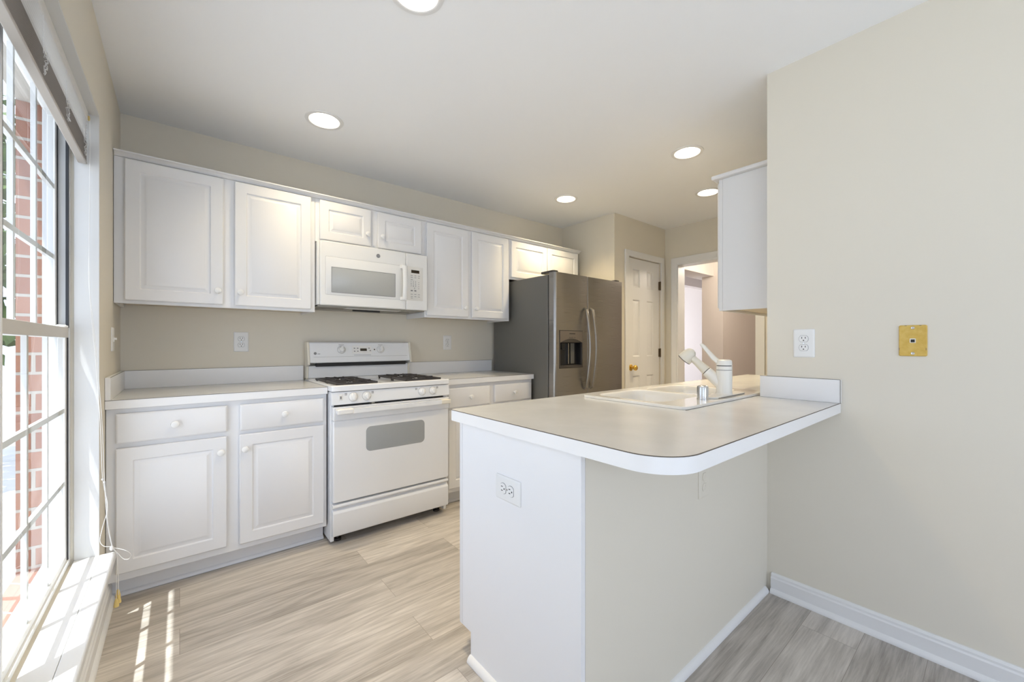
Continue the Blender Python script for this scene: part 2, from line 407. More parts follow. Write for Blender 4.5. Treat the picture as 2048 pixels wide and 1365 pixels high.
structure(B(XB, XB + .12, YBF + .002, YB, 0, ZC).build('wall_pantry', M['wall']))
DX0, DX1, DZ = 3.490, 4.092, 2.053
structure(MB().slab([(XB + .001, 0), (DX0, 0), (DX0, DZ), (DX1, DZ), (DX1, 0), (XE, 0), (XE, ZC), (XB + .001, ZC)], [], (0, YBF, 0), X, Z, Y, 0.115).build('wall_front', M['wall']))
structure(B(XB + .12, XE, YBF + .6, YBF + .7, 0, ZC).build('wall_closet', M['wall']))
OY0, OY1, OZ = 1.47, 2.262, 2.035
structure(MB().slab([(YP, 0), (OY0, 0), (OY0, OZ), (OY1, OZ), (OY1, 0), (YBF + .7, 0), (YBF + .7, ZC), (YP, ZC)], [], (XE, 0, 0), Y, Z, X, 0.12).build('wall_end', M['wall']))
PX0, PX1, PZ = 0.0, 1.9, 2.08
structure(MB().slab([(XW, 0), (PX0, 0), (PX0, PZ), (PX1, PZ), (PX1, 0), (XR + .12, 0), (XR + .12, ZC), (XW, ZC)], [], (0, YREAR, 0), X, Z, (0, -1, 0), 0.12).build('wall_rear', M['wall']))

# hall beyond the doorway
structure(MB().slab(rect(4.31, 8.0, 0.55, 5.0), [], (0, 0, ZC), X, Y, Z, .1).build('ceiling_hall', M['ceiling']))
structure(B(7.0, 7.1, 0.6, 5.0, 0, ZC).build('wall_hall_far', M['hall']))
structure(B(4.31, 7.0, 0.55, 0.65, 0, ZC).build('wall_hall_side', M['hall']))
structure(B(5.55, 5.67, 2.36, 2.64, 0, ZC).build('wall_hall_corner', M['hall']))
structure(B(5.67, 7.0, 2.36, 2.48, 0, ZC).build('wall_hall_return', M['hall']))
t = thing('hall_added_light', 'unseen white dome light added to brighten the hall beyond the doorway', 'ceiling light', (4.95, 1.75, ZC))
hall_light = t
structure(MB().slab([(4.31, 0), (5.5, 0), (5.5, 2.1), (7.0, 2.1), (7.0, ZC), (4.31, ZC)], [], (0, 3.2, 0), X, Z, Y, .12).build('wall_hall_back', M['hall']))
structure(B(4.31, 7.0, 2.48, 2.74, 2.08, ZC).build('trim_10', M['hall']))
structure(B(4.31, 7.0, 2.44, 2.48, 2.37, ZC).build('trim_11', M['trim']))
structure(MB().slab([(4.31, 0), (5.5, 0), (5.5, 2.1), (7.0, 2.1), (7.0, 0), (7.1, 0), (7.1, ZC), (4.31, ZC)], [], (0, 4.3, 0), X, Z, Y, .12).build('wall_hall_window', M['hall']))

# outside
structure(B(-30, -0.42, -20, 22, -0.45, -0.35).build('ground_bounce', M['bounce_ground']))
def make_tree(name, x, y, h, label, sd):
    rnd = random.Random(sd)
    t = thing(name, label, 'tree', (x, y, -0.35), 'trees outside the window')
    MB().lathe((x, y, -.35), Z, [(0, .16), (.5, .12), (h * .55, .09), (h * .8, .05)], 12).build('trunk', M['bark'], t)
    f = MB()
    for k in range(2600):
        while True:
            p = Vector((rnd.uniform(-1, 1), rnd.uniform(-1, 1), rnd.uniform(-1, 1)))
            if .35 < p.length < 1: break
        c = Vector((x, y, -.35 + h * .66)) + Vector((p.x * h * .36, p.y * h * .36, p.z * h * .40))
        a = Vector((rnd.gauss(0, 1), rnd.gauss(0, 1), rnd.gauss(0, 1))).normalized(); b = a.orthogonal().normalized(); s_ = rnd.uniform(.07, .15)
        f.add([c - a * s_, c + b * s_ * .5, c + a * s_, c - b * s_ * .5], [(0, 1, 2, 3)])
    f.build('foliage', M['leaf'], t)
make_tree('garden_tree', -2.3, 7.6, 4.4, 'leafy green tree outside the kitchen window, nearer the house', 1)
make_tree('garden_tree', -8.5, 10.6, 5.6, 'taller leafy green tree farther out beyond the kitchen window', 2)

# ------------------------------------------------------------------ windows
def make_window(nm, w, cols=3):
    y0, y1, z0, z1 = w
    t = struct_empty(nm, (-0.36, (y0 + y1) / 2, z0))
    zm0, zm1 = 1.188, 1.228
    fr_ = MB().slab(rect(y0, y1, z0, z1), [rect(y0 + .012, y1 - .012, z0 + .016, z1 - .03)], (-.335, 0, 0), Y, Z, (-1, 0, 0), .073)
    fr_.build('window_frame', M['vinyl'], t, .0015)
    tk = MB()
    for yy in (y0 + .012, y1 - .024):
        tk.box(-.365, -.339, yy, yy + .012, z0 + .016, zm0)
        tk.box(-.390, -.366, yy, yy + .012, zm1, z1 - .03)
        tk.box(-.345, -.337, yy, yy + .012, zm1, z1 - .03)
    tk.build('track_shade', M['track'], t)  # dark strips drawn where the tracks lie in shade
    def sash(tag_, xc, za, zb, bot, top, rail_mat):
        ya, yb = y0 + .024, y1 - .024
        st = .022
        s = MB().slab(rect(ya, yb, za, zb), [rect(ya + st, yb - st, za + bot, zb - top)], (xc + .011, 0, 0), Y, Z, (-1, 0, 0), .022).build(tag_, M['vinyl'], t, .002)
        g_ = MB()
        gw = (yb - ya - 2 * st) / cols; gh = (zb - top - za - bot) / 3
        for k in range(1, cols): g_.box(xc - .006, xc + .006, ya + st + gw * k - .009, ya + st + gw * k + .009, za + bot, zb - top)
        for k in range(1, 3): g_.box(xc - .005, xc + .007, ya + st, yb - st, za + bot + gh * k - .009, za + bot + gh * k + .009)
        g_.build('muntin_grid', M['vinyl'], s)
        MB().add([], []) 
        gm = MB(); gm.add([(xc + .0075, ya + st, za + bot), (xc + .0075, yb - st, za + bot), (xc + .0075, yb - st, zb - top), (xc + .0075, ya + st, zb - top)], [(0, 1, 2, 3)])
        gm.build('glass_pane', M['glass'], s)
        return s
    sash('upper_sash', -.379, zm0, z1 - .032, .04, .03, M['vinyl'])
    lo = sash('lower_sash', -.353, z0 + .016, zm1, .022, .04, M['vinyl'])
    B(-.3418, -.3392, y0 + .024, y1 - .012, zm0, zm1).build('meeting_rail', M['rail'], lo, .0012)
    MB().lathe((-.352, y1 - .05, zm1), Z, [(0, .018), (.006, .018), (.008, .012), (.010, .012)], 16).build('sash_lock', M['plastic'], t)
    return t
make_window('window_1', W1); make_window('window_2', W2); make_window('fill_window', W3, 9)
structure(B(XW + .0005, -0.204, W2[0] - .05, W1[1] - .004, 0.272, 0.30).build('trim_1', M['sill'], None, .004))
structure(B(-.3245, XW + .0005, W2[0] + .002, W1[1] - .004, 0.286, 0.2998).build('trim_12', M['sill']))
structure(MB().slab([(W2[0], .30), (W2[0] + .006, .30), (W2[0] + .006, 2.092), (W1[1] - .006, 2.092), (W1[1] - .006, .30), (W1[1], .30), (W1[1], 2.098), (W2[0], 2.098)], [], (-.3245, 0, 0), Y, Z, X, .0700).build('trim_6', M['sill']))
structure(B(XW, XW + .016, W2[0] - .03, W1[1] - .02, 0.20, 0.272).build('trim_2', M['trim'], None, .003))
BASE = [(0, 0), (.028, 0), (.028, .006), (.024, .016), (.016, .022), (.016, .068), (.012, .074), (.012, .082), (.006, .09), (0, .09)]
structure(profile_run('baseboard_left', BASE, (XW, YREAR, 0), (XW, 2.575, 0), X, M['trim']))
structure(profile_run('baseboard_right', BASE, (XR, YREAR, 0), (XR, YP - .02, 0), (-1, 0, 0), M['trim']))
structure(profile_run('baseboard_end', BASE, (XE, YP, 0), (XE, OY0 - .07, 0), (-1, 0, 0), M['trim']))

# unseen patio door, added behind the camera to let fill light in
t = struct_empty('added_door', ((PX0 + PX1) / 2, YREAR - .06, 0))
MB().slab(rect(PX0, PX1, 0, PZ), [rect(PX0 + .07, .93, .09, PZ - .07), rect(.99, PX1 - .07, .09, PZ - .07)], (0, YREAR - .03, 0), X, Z, (0, -1, 0), .05).build('door_frame', M['vinyl'], t, .003)
gm = MB(); gm.add([(PX0 + .07, YREAR - .055, .09), (PX1 - .07, YREAR - .055, .09), (PX1 - .07, YREAR - .055, PZ - .07), (PX0 + .07, YREAR - .055, PZ - .07)], [(0, 1, 2, 3)]); gm.build('glass_pane', M['glass'], t)

# ------------------------------------------------------------------ casings and pantry door
def casing_x(nm, x0, x1, z1, y, w, wr):
    p = MB().slab([(x0 - w, 0), (x0, 0), (x0, z1), (x1, z1), (x1, 0), (x1 + wr, 0), (x1 + wr, z1 + w), (x0 - w, z1 + w)], [], (0, y, 0), X, Z, (0, -1, 0), .016)
    return structure(p.build(nm, M['trim'], None, .004))
casing_x('trim_3', DX0, DX1, DZ, YBF, .062, .062)
structure(MB().slab([(OY0 - .065, 0), (OY0, 0), (OY0, OZ), (OY1, OZ), (OY1, 0), (OY1 + .065, 0), (OY1 + .065, OZ + .07), (OY0 - .065, OZ + .07)], [], (XE, 0, 0), Y, Z, (-1, 0, 0), .016).build('trim_4', M['trim'], None, .004))
structure(MB().slab([(OY0, 0), (OY0 + .015, 0), (OY0 + .015, OZ - .015), (OY1 - .015, OZ - .015), (OY1 - .015, 0), (OY1, 0), (OY1, OZ), (OY0, OZ)], [], (XE - .01, 0, 0), Y, Z, X, .14).build('trim_5', M['trim']))

def ring_panel(x0, x1, z0, z1, y, rings_, r=.004, s=-1, n=3):
    """closed raised or routed panel facing s*Y; rings_ = (inset, depth behind y)"""
    out_ = []
    for (i, d) in rings_:
        rr = max(r, .0008)
        out_.append([(px, y - s * d, pz) for px, pz in rrect(x0 + i, x1 - i, z0 + i, z1 - i, rr, n)])
    return out_

t = struct_empty('door_1', (DX0, YBF + .03, 0))
dx0, dx1 = DX0 + .006, DX1 - .006
cols_ = [(3.591, 3.714), (3.845, 3.973)]; rows_ = [(1.752, 1.938), (1.036, 1.622), (0.26, 0.838)]
holes = [rect(a, b, c, d) for a, b in cols_ for c, d in rows_]
MB().slab(rect(dx0, dx1, .012, DZ - .006), holes, (0, YBF + .012, 0), X, Z, Y, .034).build('door_leaf', M['trim'], t)
for a, b in cols_:
    for c, d in rows_:
        MB().rings(ring_panel(a, b, c, d, YBF + .012, [(0, .001), (.010, .009), (.018, .009), (.034, .003)], .001)).build('door_panel', M['trim'], t)
k = MB().lathe((3.556, YBF + .012, .925), (0, -1, 0), [(0, .033), (.004, .033), (.009, .026), (.011, .012), (.030, .010), (.036, .020), (.048, .028), (.060, .028), (.068, .021), (.071, .008)], 28)
k.build('door_knob', M['brass'], t)
B(dx0 + .0005, dx0 + .007, YBF + .0105, YBF + .013, .895, .955).build('latch_plate', M['old_brass'], t)
for zc in (1.805, 1.07, .25):
    h = MB().box(DX1 - .018, DX1 + .012, YBF + .004, YBF + .012, zc - .045, zc + .045)
    h.cyl((DX1 - .003, YBF - .002, zc - .048), (DX1 - .003, YBF - .002, zc + .048), .0075, 12)
    h.build('hinge', M['old_brass'], t)

# ------------------------------------------------------------------ recessed downlights
def make_light(label):
    t = thing('recessed_downlight', label, 'ceiling light', (0, 0, ZC), 'recessed ceiling lights')
    MB().lathe((0, 0, ZC), Z, [(-.004, .080), (-.006, .084), (-.004, .100), (-.0002, .102), (-.0002, .080)], 40, cap0=False, cap1=False).build('trim_ring', M['trim'], t)
    MB().lathe((0, 0, ZC), Z, [(-.004, .081), (.004, .080), (.060, .062), (.075, .058)], 40, cap0=False, cap1=False).build('baffle', M['plastic'], t)
    MB().lathe((0, 0, ZC), Z, [(.052, .0), (.048, .040), (.052, .056), (.060, .058)], 40, cap0=False, cap1=True).build('lamp_lens', M['glow'], t)
    return t
LL = ['recessed ceiling light above the left counter, nearest the window',
      'recessed ceiling light over the sink end of the peninsula counter',
      'recessed ceiling light in front of the refrigerator, over the passage',
      'recessed ceiling light partly hidden behind the upper cabinet beside the pass wall',
      'recessed ceiling light over the floor between window and peninsula, highest in the photo']
proto = make_light(LL[0])
for i, (x, y) in enumerate(LIGHTS):
    o = proto if i == 0 else copy_tree(proto)
    o.location = (x, y, ZC); o['label'] = LL[i]
    d = bpy.data.lights.new('lamp', 'SPOT'); d.energy = LAMP_POWER * 6 * (.55, 1.2, 1.25, 1.1, 1.1)[i]; d.color = LAMP_COLOR; d.spot_size = 2.1; d.spot_blend = 1.0; d.shadow_soft_size = .05
    lo = bpy.data.objects.new('lamp', d); COL.objects.link(lo); lo.location = (x, y, ZC + .046)

MB().lathe((4.95, 1.75, ZC - .0005), (0, 0, -1), [(0, .17), (.02, .17), (.025, .16)], 40).build('pan', M['plastic'], hall_light)
MB().lathe((4.95, 1.75, ZC - .026), (0, 0, -1), [(0, .155), (.03, .15), (.06, .12), (.08, .07), (.088, .0)], 40, cap0=False, cap1=False).build('dome', M['glow'], hall_light)
d = bpy.data.lights.new('lamp', 'POINT'); d.energy = 26; d.color = (1.0, 0.88, 0.74); d.shadow_soft_size = .12  # lamp out of view, added to brighten the hall
lo = bpy.data.objects.new('lamp', d); COL.objects.link(lo); lo.location = (4.95, 1.75, ZC - .24)

# ------------------------------------------------------------------ cabinet kit
def door_rings(x0, x1, z0, z1, y, s=-1, small=False):
    w = .056 if not small else .052
    return ring_panel(x0, x1, z0, z1, y, [(0, .019), (0, .004), (.004, 0), (w, 0), (w + .005, .0065), (w + .009, .0065), (w + .024, .001), (w + .026, .0)], .004, s)
def cab_door(x0, x1, z0, z1, y, parent, knob=None, s=-1, small=False):
    d = MB().rings(door_rings(x0, x1, z0, z1, y, s, small), cap0=True).build('door', M['cab'], parent)
    if knob: cab_knob(knob[0], y, knob[1], d, s)
    return d
def cab_drawer(x0, x1, z0, z1, y, parent, s=-1):
    d = MB().rings(ring_panel(x0, x1, z0, z1, y, [(0, .019), (0, .006), (.003, .002), (.008, 0)], .003, s), cap0=True).build('drawer', M['cab'], parent)
    cab_knob((x0 + x1) / 2, y, (z0 + z1) / 2, d, s)
    return d
def cab_knob(x, y, z, parent, s=-1):
    MB().lathe((x, y - s * .0005, z), (0, s, 0), [(0, .010), (.003, .009), (.006, .007), (.012, .0075), (.016, .014), (.021, .0165), (.026, .015), (.029, .009), (.030, .003)], 24).build('knob', M['plastic'], parent)

YU, YD = 2.794, 2.774         # uppers: face frame, door front
ZUB, ZUT = 1.368, 2.098
def upper(name, label, x0, x1, z0, doors, group='upper cabinets on the back wall', open_sides=''):
    t = thing(name, label, 'cabinet', ((x0 + x1) / 2, YB, z0), group)
    body = MB()
    x1 = x1 - .001
    body.box(x0, x1, YU, YU + .019, z0, ZUT)                      # face frame
    body.box(x0, x0 + .014, YU + .019, YB - .001, z0, ZUT); body.box(x1 - .014, x1, YU + .019, YB - .001, z0, ZUT)
    body.box(x0 + .014, x1 - .014, YU + .019, YB - .001, ZUT - .014, ZUT)
    body.build('carcass', M['cab'], t, .001)
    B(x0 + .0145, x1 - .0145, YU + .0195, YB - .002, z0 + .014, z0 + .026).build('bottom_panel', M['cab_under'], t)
    for (a, b, c, d, kx, kz) in doors: cab_door(a, b, c, d, YD, t, (kx, kz), small=(d - c) < .4)
    return t
upper('upper_cabinet', 'white two-door upper cabinet in the corner beside the window', -.252, .668, ZUB, [(-.213, .189, 1.384, 2.091, .163, 1.459), (.241, .641, 1.384, 2.091, .267, 1.459)])
upper('upper_cabinet', 'short white two-door upper cabinet directly above the microwave', .668, 1.435, 1.822, [(.693, 1.021, 1.838, 2.089, .992, 1.917), (1.069, 1.401, 1.838, 2.089, 1.098, 1.917)])
upper('upper_cabinet', 'tall narrow-door white upper cabinet between microwave and refrigerator', 1.435, 2.262, ZUB, [(1.447, 1.820, 1.384, 2.089, 1.786, 1.455), (1.857, 2.237, 1.384, 2.089, 1.890, 1.455)])
upper('upper_cabinet', 'short white two-door upper cabinet above the refrigerator', 2.262, 3.18, 1.742, [(2.274, 2.716, 1.760, 2.084, 2.69, 1.80), (2.726, 3.150, 1.760, 2.084, 2.752, 1.80)])
CROWN = [(0, 0), (.006, 0), (.010, .006), (.022, .012), (.032, .016), (.036, .016), (.036, .022), (0, .022)]
o = profile_run('crown_molding', CROWN, (-.250, YU, ZUT + .0005), (3.19, YU, ZUT + .0005), (0, -1, 0), M['cab'])
tag(o, 'long white crown strip along the top of the back wall upper cabinets', 'molding')

# right upper cabinet over the sink, on the wall that turns the corner
xs0, xs1, zs0 = 2.375, 3.14, 1.352
t = thing('upper_cabinet', 'white upper cabinet hanging over the sink, seen by its plain side', 'cabinet', (xs0, YP, zs0))
b = MB(); b.box(xs0, xs0 + .015, YP + .001, 1.012, zs0, ZUT); b.box(xs1 - .015, xs1, YP + .001, 1.012, zs0, ZUT); b.box(xs0 + .015, xs1 - .015, YP + .001, 1.012, ZUT - .015, ZUT); b.box(xs0, xs1, 1.0125, 1.032, zs0, ZUT)
b.build('carcass', M['cab'], t, .001)
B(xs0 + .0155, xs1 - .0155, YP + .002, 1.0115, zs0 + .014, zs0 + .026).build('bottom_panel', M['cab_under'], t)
cab_door(xs0 + .025, (xs0 + xs1) / 2 - .005, zs0 + .018, ZUT - .01, 1.052, t, ((xs0 + xs1) / 2 - .03, zs0 + .07), s=1)
cab_door((xs0 + xs1) / 2 + .005, xs1 - .025, zs0 + .018, ZUT - .01, 1.052, t, ((xs0 + xs1) / 2 + .03, zs0 + .07), s=1)
cr = MB().slab([(YP + .001, 0), (1.064, 0), (1.064, .022), (YP + .001, .022)], [], (xs0 - .03, 0, ZUT + .0005), Y, Z, X, xs1 - xs0 + .03)
cr.build('crown_molding', M['cab'], t, .006, 3)

# base cabinets on the back wall
YF, YFD = 2.520, 2.500
def base_cab(name, label, x0, x1, doors, drawers):
    t = thing(name, label, 'cabinet', ((x0 + x1) / 2, YB, 0), 'base cabinets on the back wall')
    B(x0, x1, YF, YB - .002, .098, .872).build('carcass', M['cab'], t, .001)
    B(x0, x1, 2.595, YB - .004, 0.001, .098).build('toe_kick', M['cab'], t)
    profile_run('shoe_molding', [(0, .001), (.014, .001), (.014, .006), (.010, .013), (.004, .017), (0, .018)], (x0, 2.595, 0), (x1, 2.595, 0), (0, -1, 0), M['cab'], t)
    for (a, b_, c, d, kx, kz) in doors: cab_door(a, b_, c, d, YFD, t, (kx, kz))
    for (a, b_, c, d) in drawers: cab_drawer(a, b_, c, d, YFD, t)
    return t
base_cab('base_cabinet', 'white base cabinet in the window corner, left of the stove', -.252, .664, [(-.220, .186, .135, .695, .160, .620), (.238, .646, .128, .695, .262, .620)], [(-.220, .187, .718, .851), (.240, .646, .714, .850)])
base_cab('base_cabinet', 'white base cabinet between the stove and the refrigerator', 1.442, 2.282, [(1.475, 1.838, .130, .688, 1.812, .620), (1.884, 2.268, .130, .688, 1.910, .620)], [(1.475, 1.838, .705, .848), (1.884, 2.268, .712, .848)])

def back_counter(name, label, x0, x1, side):
    t = thing(name, label, 'countertop', ((x0 + x1) / 2, YB, .876), 'countertops along the back wall')
    B(x0, x1, 2.496, YB - .001, .8745, .914).build('counter_slab', [M['lam_edge']], t, .0008)
    top = MB().box(x0, x1, 2.4975, YB - .02, .914, .9146); top.build('counter_top', M['lam'], t)
    B(x0, x1, 2.4952, 2.4975, .9128, .9144).build('edge_seam', M['seam'], t)
    B(x0 + (.018 if side else 0), x1, YB - .020, YB - .001, .9147, 1.015).build('back_splash', M['lam_edge'], t, .0008)
    B(x0 + (.018 if side else 0), x1, YB - .0205, YB - .019, 1.0145, 1.016).build('splash_seam', M['seam'], t)
    if side:
        B(x0, x0 + .018, 2.498, YB - .001, .9147, 1.015).build('side_splash', M['lam_edge'], t, .0008)
        B(x0 + .0172, x0 + .0187, 2.498, YB - .020, 1.0145, 1.016).build('splash_seam', M['seam'], t)
    return t
back_counter('countertop', 'white laminate countertop in the window corner, left of the stove', XW + .001, .664, True)
back_counter('countertop', 'short white laminate countertop between stove and refrigerator', 1.442, 2.288, False)

# ------------------------------------------------------------------ peninsula
px0, pyf = .825, 1.318
t = thing('peninsula_cabinet', 'white peninsula base cabinet with plain end and back panels', 'cabinet', (1.5, 1.0, 0))
MB().slab([(YP, .001), (1.243, .001), (1.243, .105), (pyf - .02, .105), (pyf - .02, .872), (YP, .872)], [], (px0, 0, 0), Y, Z, X, .018).build('end_panel', M['panel'], t, .0012)
B(px0 + .0185, XR, YP, YP + .016, .001, .872).build('back_panel', M['wall'], t)
B(XR + .125, 3.55, YP + .001, YP + .016, .001, .872).build('back_panel', M['wall'], t)
B(px0 + .0185, 3.55, 1.225, 1.243, .001, .104).build('toe_kick', M['cab'], t)
MB().slab(rect(px0, 3.55, .105, .872), [rect(px0 + .04, 3.5, .15, .84)], (0, pyf - .019, 0), X, Z, Y, .019).build('face_frame', M['cab'], t, .001)
B(px0 + .0185, 3.55, YP + .018, pyf - .021, .105, .12).build('floor_panel', M['cab'], t)
xx = px0 + .03
for i, w in enumerate((.40, .44, .44, .44, .44, .40)):
    cab_door(xx, xx + w - .02, .128, .855, pyf + .020, t, (xx + (.03 if i % 2 else w - .05), .78), s=1)
    xx += w + .01
SHOE = [(0, .001), (.017, .001), (.017, .008), (.012, .018), (.005, .024), (0, .025)]
profile_run('shoe_molding', SHOE, (px0, YP - .016, 0), (px0, 1.243, 0), (-1, 0, 0), M['trim'], t)
profile_run('shoe_molding', SHOE, (px0 - .016, YP, 0), (XR - .028, YP, 0), (0, -1, 0), M['trim'], t)

cx0, cy0, cy1, cx1 = .797, .4376, 1.347, 3.62
def arc(cx, cy, r, a0, a1, n): return [(cx + r * math.cos(a0 + (a1 - a0) * k / n), cy + r * math.sin(a0 + (a1 - a0) * k / n)) for k in range(n + 1)]
edge_open = arc(cx0 + .02, cy1 - .02, .02, PI / 2, PI, 5) + arc(cx0 + .115, cy0 + .115, .115, PI, 1.5 * PI, 14) + [(XR - .001, cy0)]
outer = [(cx1, cy1)] + edge_open + [(XR - .001, YP + .001), (cx1, YP + .001)]
sx0, sx1, sy0, sy1 = 1.462, 2.298, .757, 1.268
t = thing('peninsula_countertop', 'large white laminate peninsula countertop with rounded front corner', 'countertop', (1.5, .9, .876))
hole = rrect(sx0 + .02, sx1 - .02, sy0 + .02, sy1 - .02, .03, 3)
MB().slab(outer, [hole], (0, 0, .8735), X, Y, Z, .0395).build('counter_slab', M['lam_edge'], t)
def inset(poly, d):
    n = len(poly); res_ = []
    for i in range(n):
        a, b_, c = Vector(poly[i - 1]), Vector(poly[i]), Vector(poly[(i + 1) % n])
        e1 = (b_ - a).normalized(); e2 = (c - b_).normalized()
        n1 = Vector((-e1.y, e1.x)); n2 = Vector((-e2.y, e2.x)); nn = (n1 + n2)
        nn = nn.normalized() / max(.3, nn.normalized().dot(n1)); res_.append(tuple(b_ + nn * d))
    return res_
MB().slab(inset(outer, .0012), [hole], (0, 0, .913), X, Y, Z, .0012).build('counter_top', M['lam'], t)
sm = MB(); ins = inset(outer, .0014)
oo = [outer[i] for i in range(len(edge_open) + 1)]; ii = [ins[i] for i in range(len(edge_open) + 1)]
vs = []; fs = []
og = inset(outer, -.0004)
for i in range(len(oo)):
    vs += [(og[i][0], og[i][1], .9122), (og[i][0], og[i][1], .9138), (ii[i][0], ii[i][1], .9143), (ii[i][0], ii[i][1], .9122)]
for i in range(len(oo) - 1):
    for k in range(4): fs.append((i * 4 + k, i * 4 + (k + 1) % 4, i * 4 + 4 + (k + 1) % 4, i * 4 + 4 + k))
sm.add(vs, fs); sm.build('edge_seam', M['seam'], t)
B(XR - .020, XR - .001, cy0 - .002, YP + .024, .9145, 1.013).build('side_splash', M['lam_edge'], t, .0008)
B(XR - .0205, XR - .019, cy0 - .001, YP + .024, 1.0125, 1.014).build('splash_seam', M['seam'], t)
B(XR - .0205, XR - .019, cy0 - .0025, cy0 - .001, .9145, 1.013).build('splash_seam', M['seam'], t)

# sink
t = thing('kitchen_sink', 'bisque drop-in double bowl sink set in the peninsula countertop', 'sink', (1.88, 1.0, .914))
zr = .926
b1 = rrect(1.502, 1.868, .880, 1.228, .07, 6); b2 = rrect(1.900, 2.258, .880, 1.228, .07, 6)
rim = MB().slab(rrect(sx0, sx1, sy0, sy1, .035, 6), [b1, b2], (0, 0, .9145), X, Y, Z, zr - .9145)
rim.build('rim', M['sink'], t, .004, 3)
for (a, b_) in ((1.502, 1.868), (1.900, 2.258)):
    rr_ = []
    for (i, zz, r) in ((-.0012, zr - .001, .07), (.004, zr - .008, .068), (.010, zr - .03, .066), (.020, .79, .06), (.035, .755, .05), (.06, .748, .04)):
        rr_.append([(p[0], p[1], zz) for p in rrect(a + i, b_ - i, .880 + i, 1.228 - i, r, 6)])
    bw = MB().rings(rr_).build('bowl', M['sink'], t)
    md = bw.modifiers.new('wall', 'SOLIDIFY'); md.thickness = .004; md.offset = 0
    MB().lathe(((a + b_) / 2, 1.054, .7485), Z, [(0, .045), (.002, .045), (.003, .034), (.0012, .030)], 24).build('drain', M['chrome'], t)
B(sx0 + .002, sx1 - .002, sy0 - .0012, sy0 + .001, .9143, .9152).build('caulk_line', M['seam'], t)

# faucet
fx, fy = 1.935, .818
t = thing('kitchen_faucet', 'almond single-lever faucet with pull-out wand beside the sink bowls', 'faucet', (fx, fy, zr))
MB().slab(rrect(1.765, 2.10, fy - .034, fy + .034, .03, 5), [], (0, 0, zr + .0005), X, Y, Z, .007).build('base_plate', M['faucet'], t, .002)
B(1.80, 2.07, fy - .0352, fy - .0335, zr + .0005, zr + .0045).build('base_gasket', M['grey_under'], t)
MB().lathe((fx, fy, zr + .0075), Z, [(0, .037), (.004, .035), (.010, .0335), (.108, .0335), (.110, .032)], 32).build('body', M['faucet'], t)
MB().lathe((fx, fy, zr + .1175), Z, [(0, .032), (.0025, .032)], 32).build('body_gap', M['print'], t)
MB().lathe((fx, fy, zr + .120), Z, [(0, .0335), (.016, .0335)], 32).build('swivel_ring', M['faucet'], t)
MB().lathe((fx, fy, zr + .136), Z, [(0, .031), (.004, .031)], 32).build('swivel_gap', M['dark_plastic'], t)
h = MB().lathe((fx, fy, zr + .140), Z, [(0, .0335), (.012, .0335), (.022, .031), (.026, .024), (.027, .0)], 32)
h.build('cap', M['faucet'], t)
hp = [Vector((fx - .004, fy + .022, zr + .152)), Vector((fx - .006, fy + .045, zr + .172)), Vector((fx - .009, fy + .066, zr + .198)), Vector((fx - .012, fy + .088, zr + .226)), Vector((fx - .013, fy + .100, zr + .237))]
MB().tube(hp, [(.024, .011), (.022, .010), (.019, .008), (.0185, .0075), (.016, .005)], 16, flat=X).build('lever_handle', M['faucet'], t)
sd = (Vector((fx - .035, fy + .160, zr + .190)) - Vector((fx, fy, zr + .035))).normalized()
s0 = Vector((fx, fy, zr + .040))
MB().lathe(s0, sd, [(.0, .027), (.030, .0265), (.098, .0235), (.100, .022)], 28).build('spout_socket', M['faucet'], t)
MB().lathe(s0 + sd * .100, sd, [(0, .0212), (.003, .0212)], 28).build('spout_ring', M['dark_plastic'], t)
MB().lathe(s0 + sd * .103, sd, [(0, .0222), (.035, .019), (.075, .0165), (.100, .0165)], 28).build('spray_wand', M['faucet_wand'], t)
hc = s0 + sd * .212
hd = Vector((-.18, .62, -.72)).normalized()
MB().lathe(hc - hd * .020, hd, [(-.012, .004), (-.008, .015), (.000, .0235), (.012, .0285), (.026, .0315), (.040, .034), (.050, .0345)], 28).build('spray_head', M['faucet_wand'], t)
MB().lathe(hc + hd * .0305, hd, [(0, .0335), (.003, .0335), (.0035, .026)], 28).build('nozzle', M['dark_plastic'], t)
# air gap
t = tag(MB().lathe((1.735, .822, zr + .0005), Z, [(0, .0235), (.003, .0235), (.004, .0225), (.052, .0225), (.056, .0205), (.059, .0155), (.060, .0)], 32).build('sink_air_gap', M['chrome']), 'small brushed chrome air gap cap on the sink rim beside the faucet', 'air gap')

# ------------------------------------------------------------------ gas range
t = thing('gas_range', 'white freestanding gas stove between the two back wall counters', 'stove', (1.05, 2.8, 0))
RX0, RX1 = .672, 1.434
b = MB(); b.box(RX0, RX0 + .02, 2.468, 3.10, .018, .886); b.box(RX1 - .02, RX1, 2.468, 3.10, .018, .886); b.box(RX0 + .02, RX1 - .02, 3.06, 3.10, .05, .886)
b.box(RX0 + .02, RX1 - .02, 2.49, 3.06, .06, .075); 
b.build('body', M['enamel'], t, .003)
B(RX0 + .021, RX1 - .021, 2.478, 2.489, .07, .884).build('front_recess', M['black'], t)
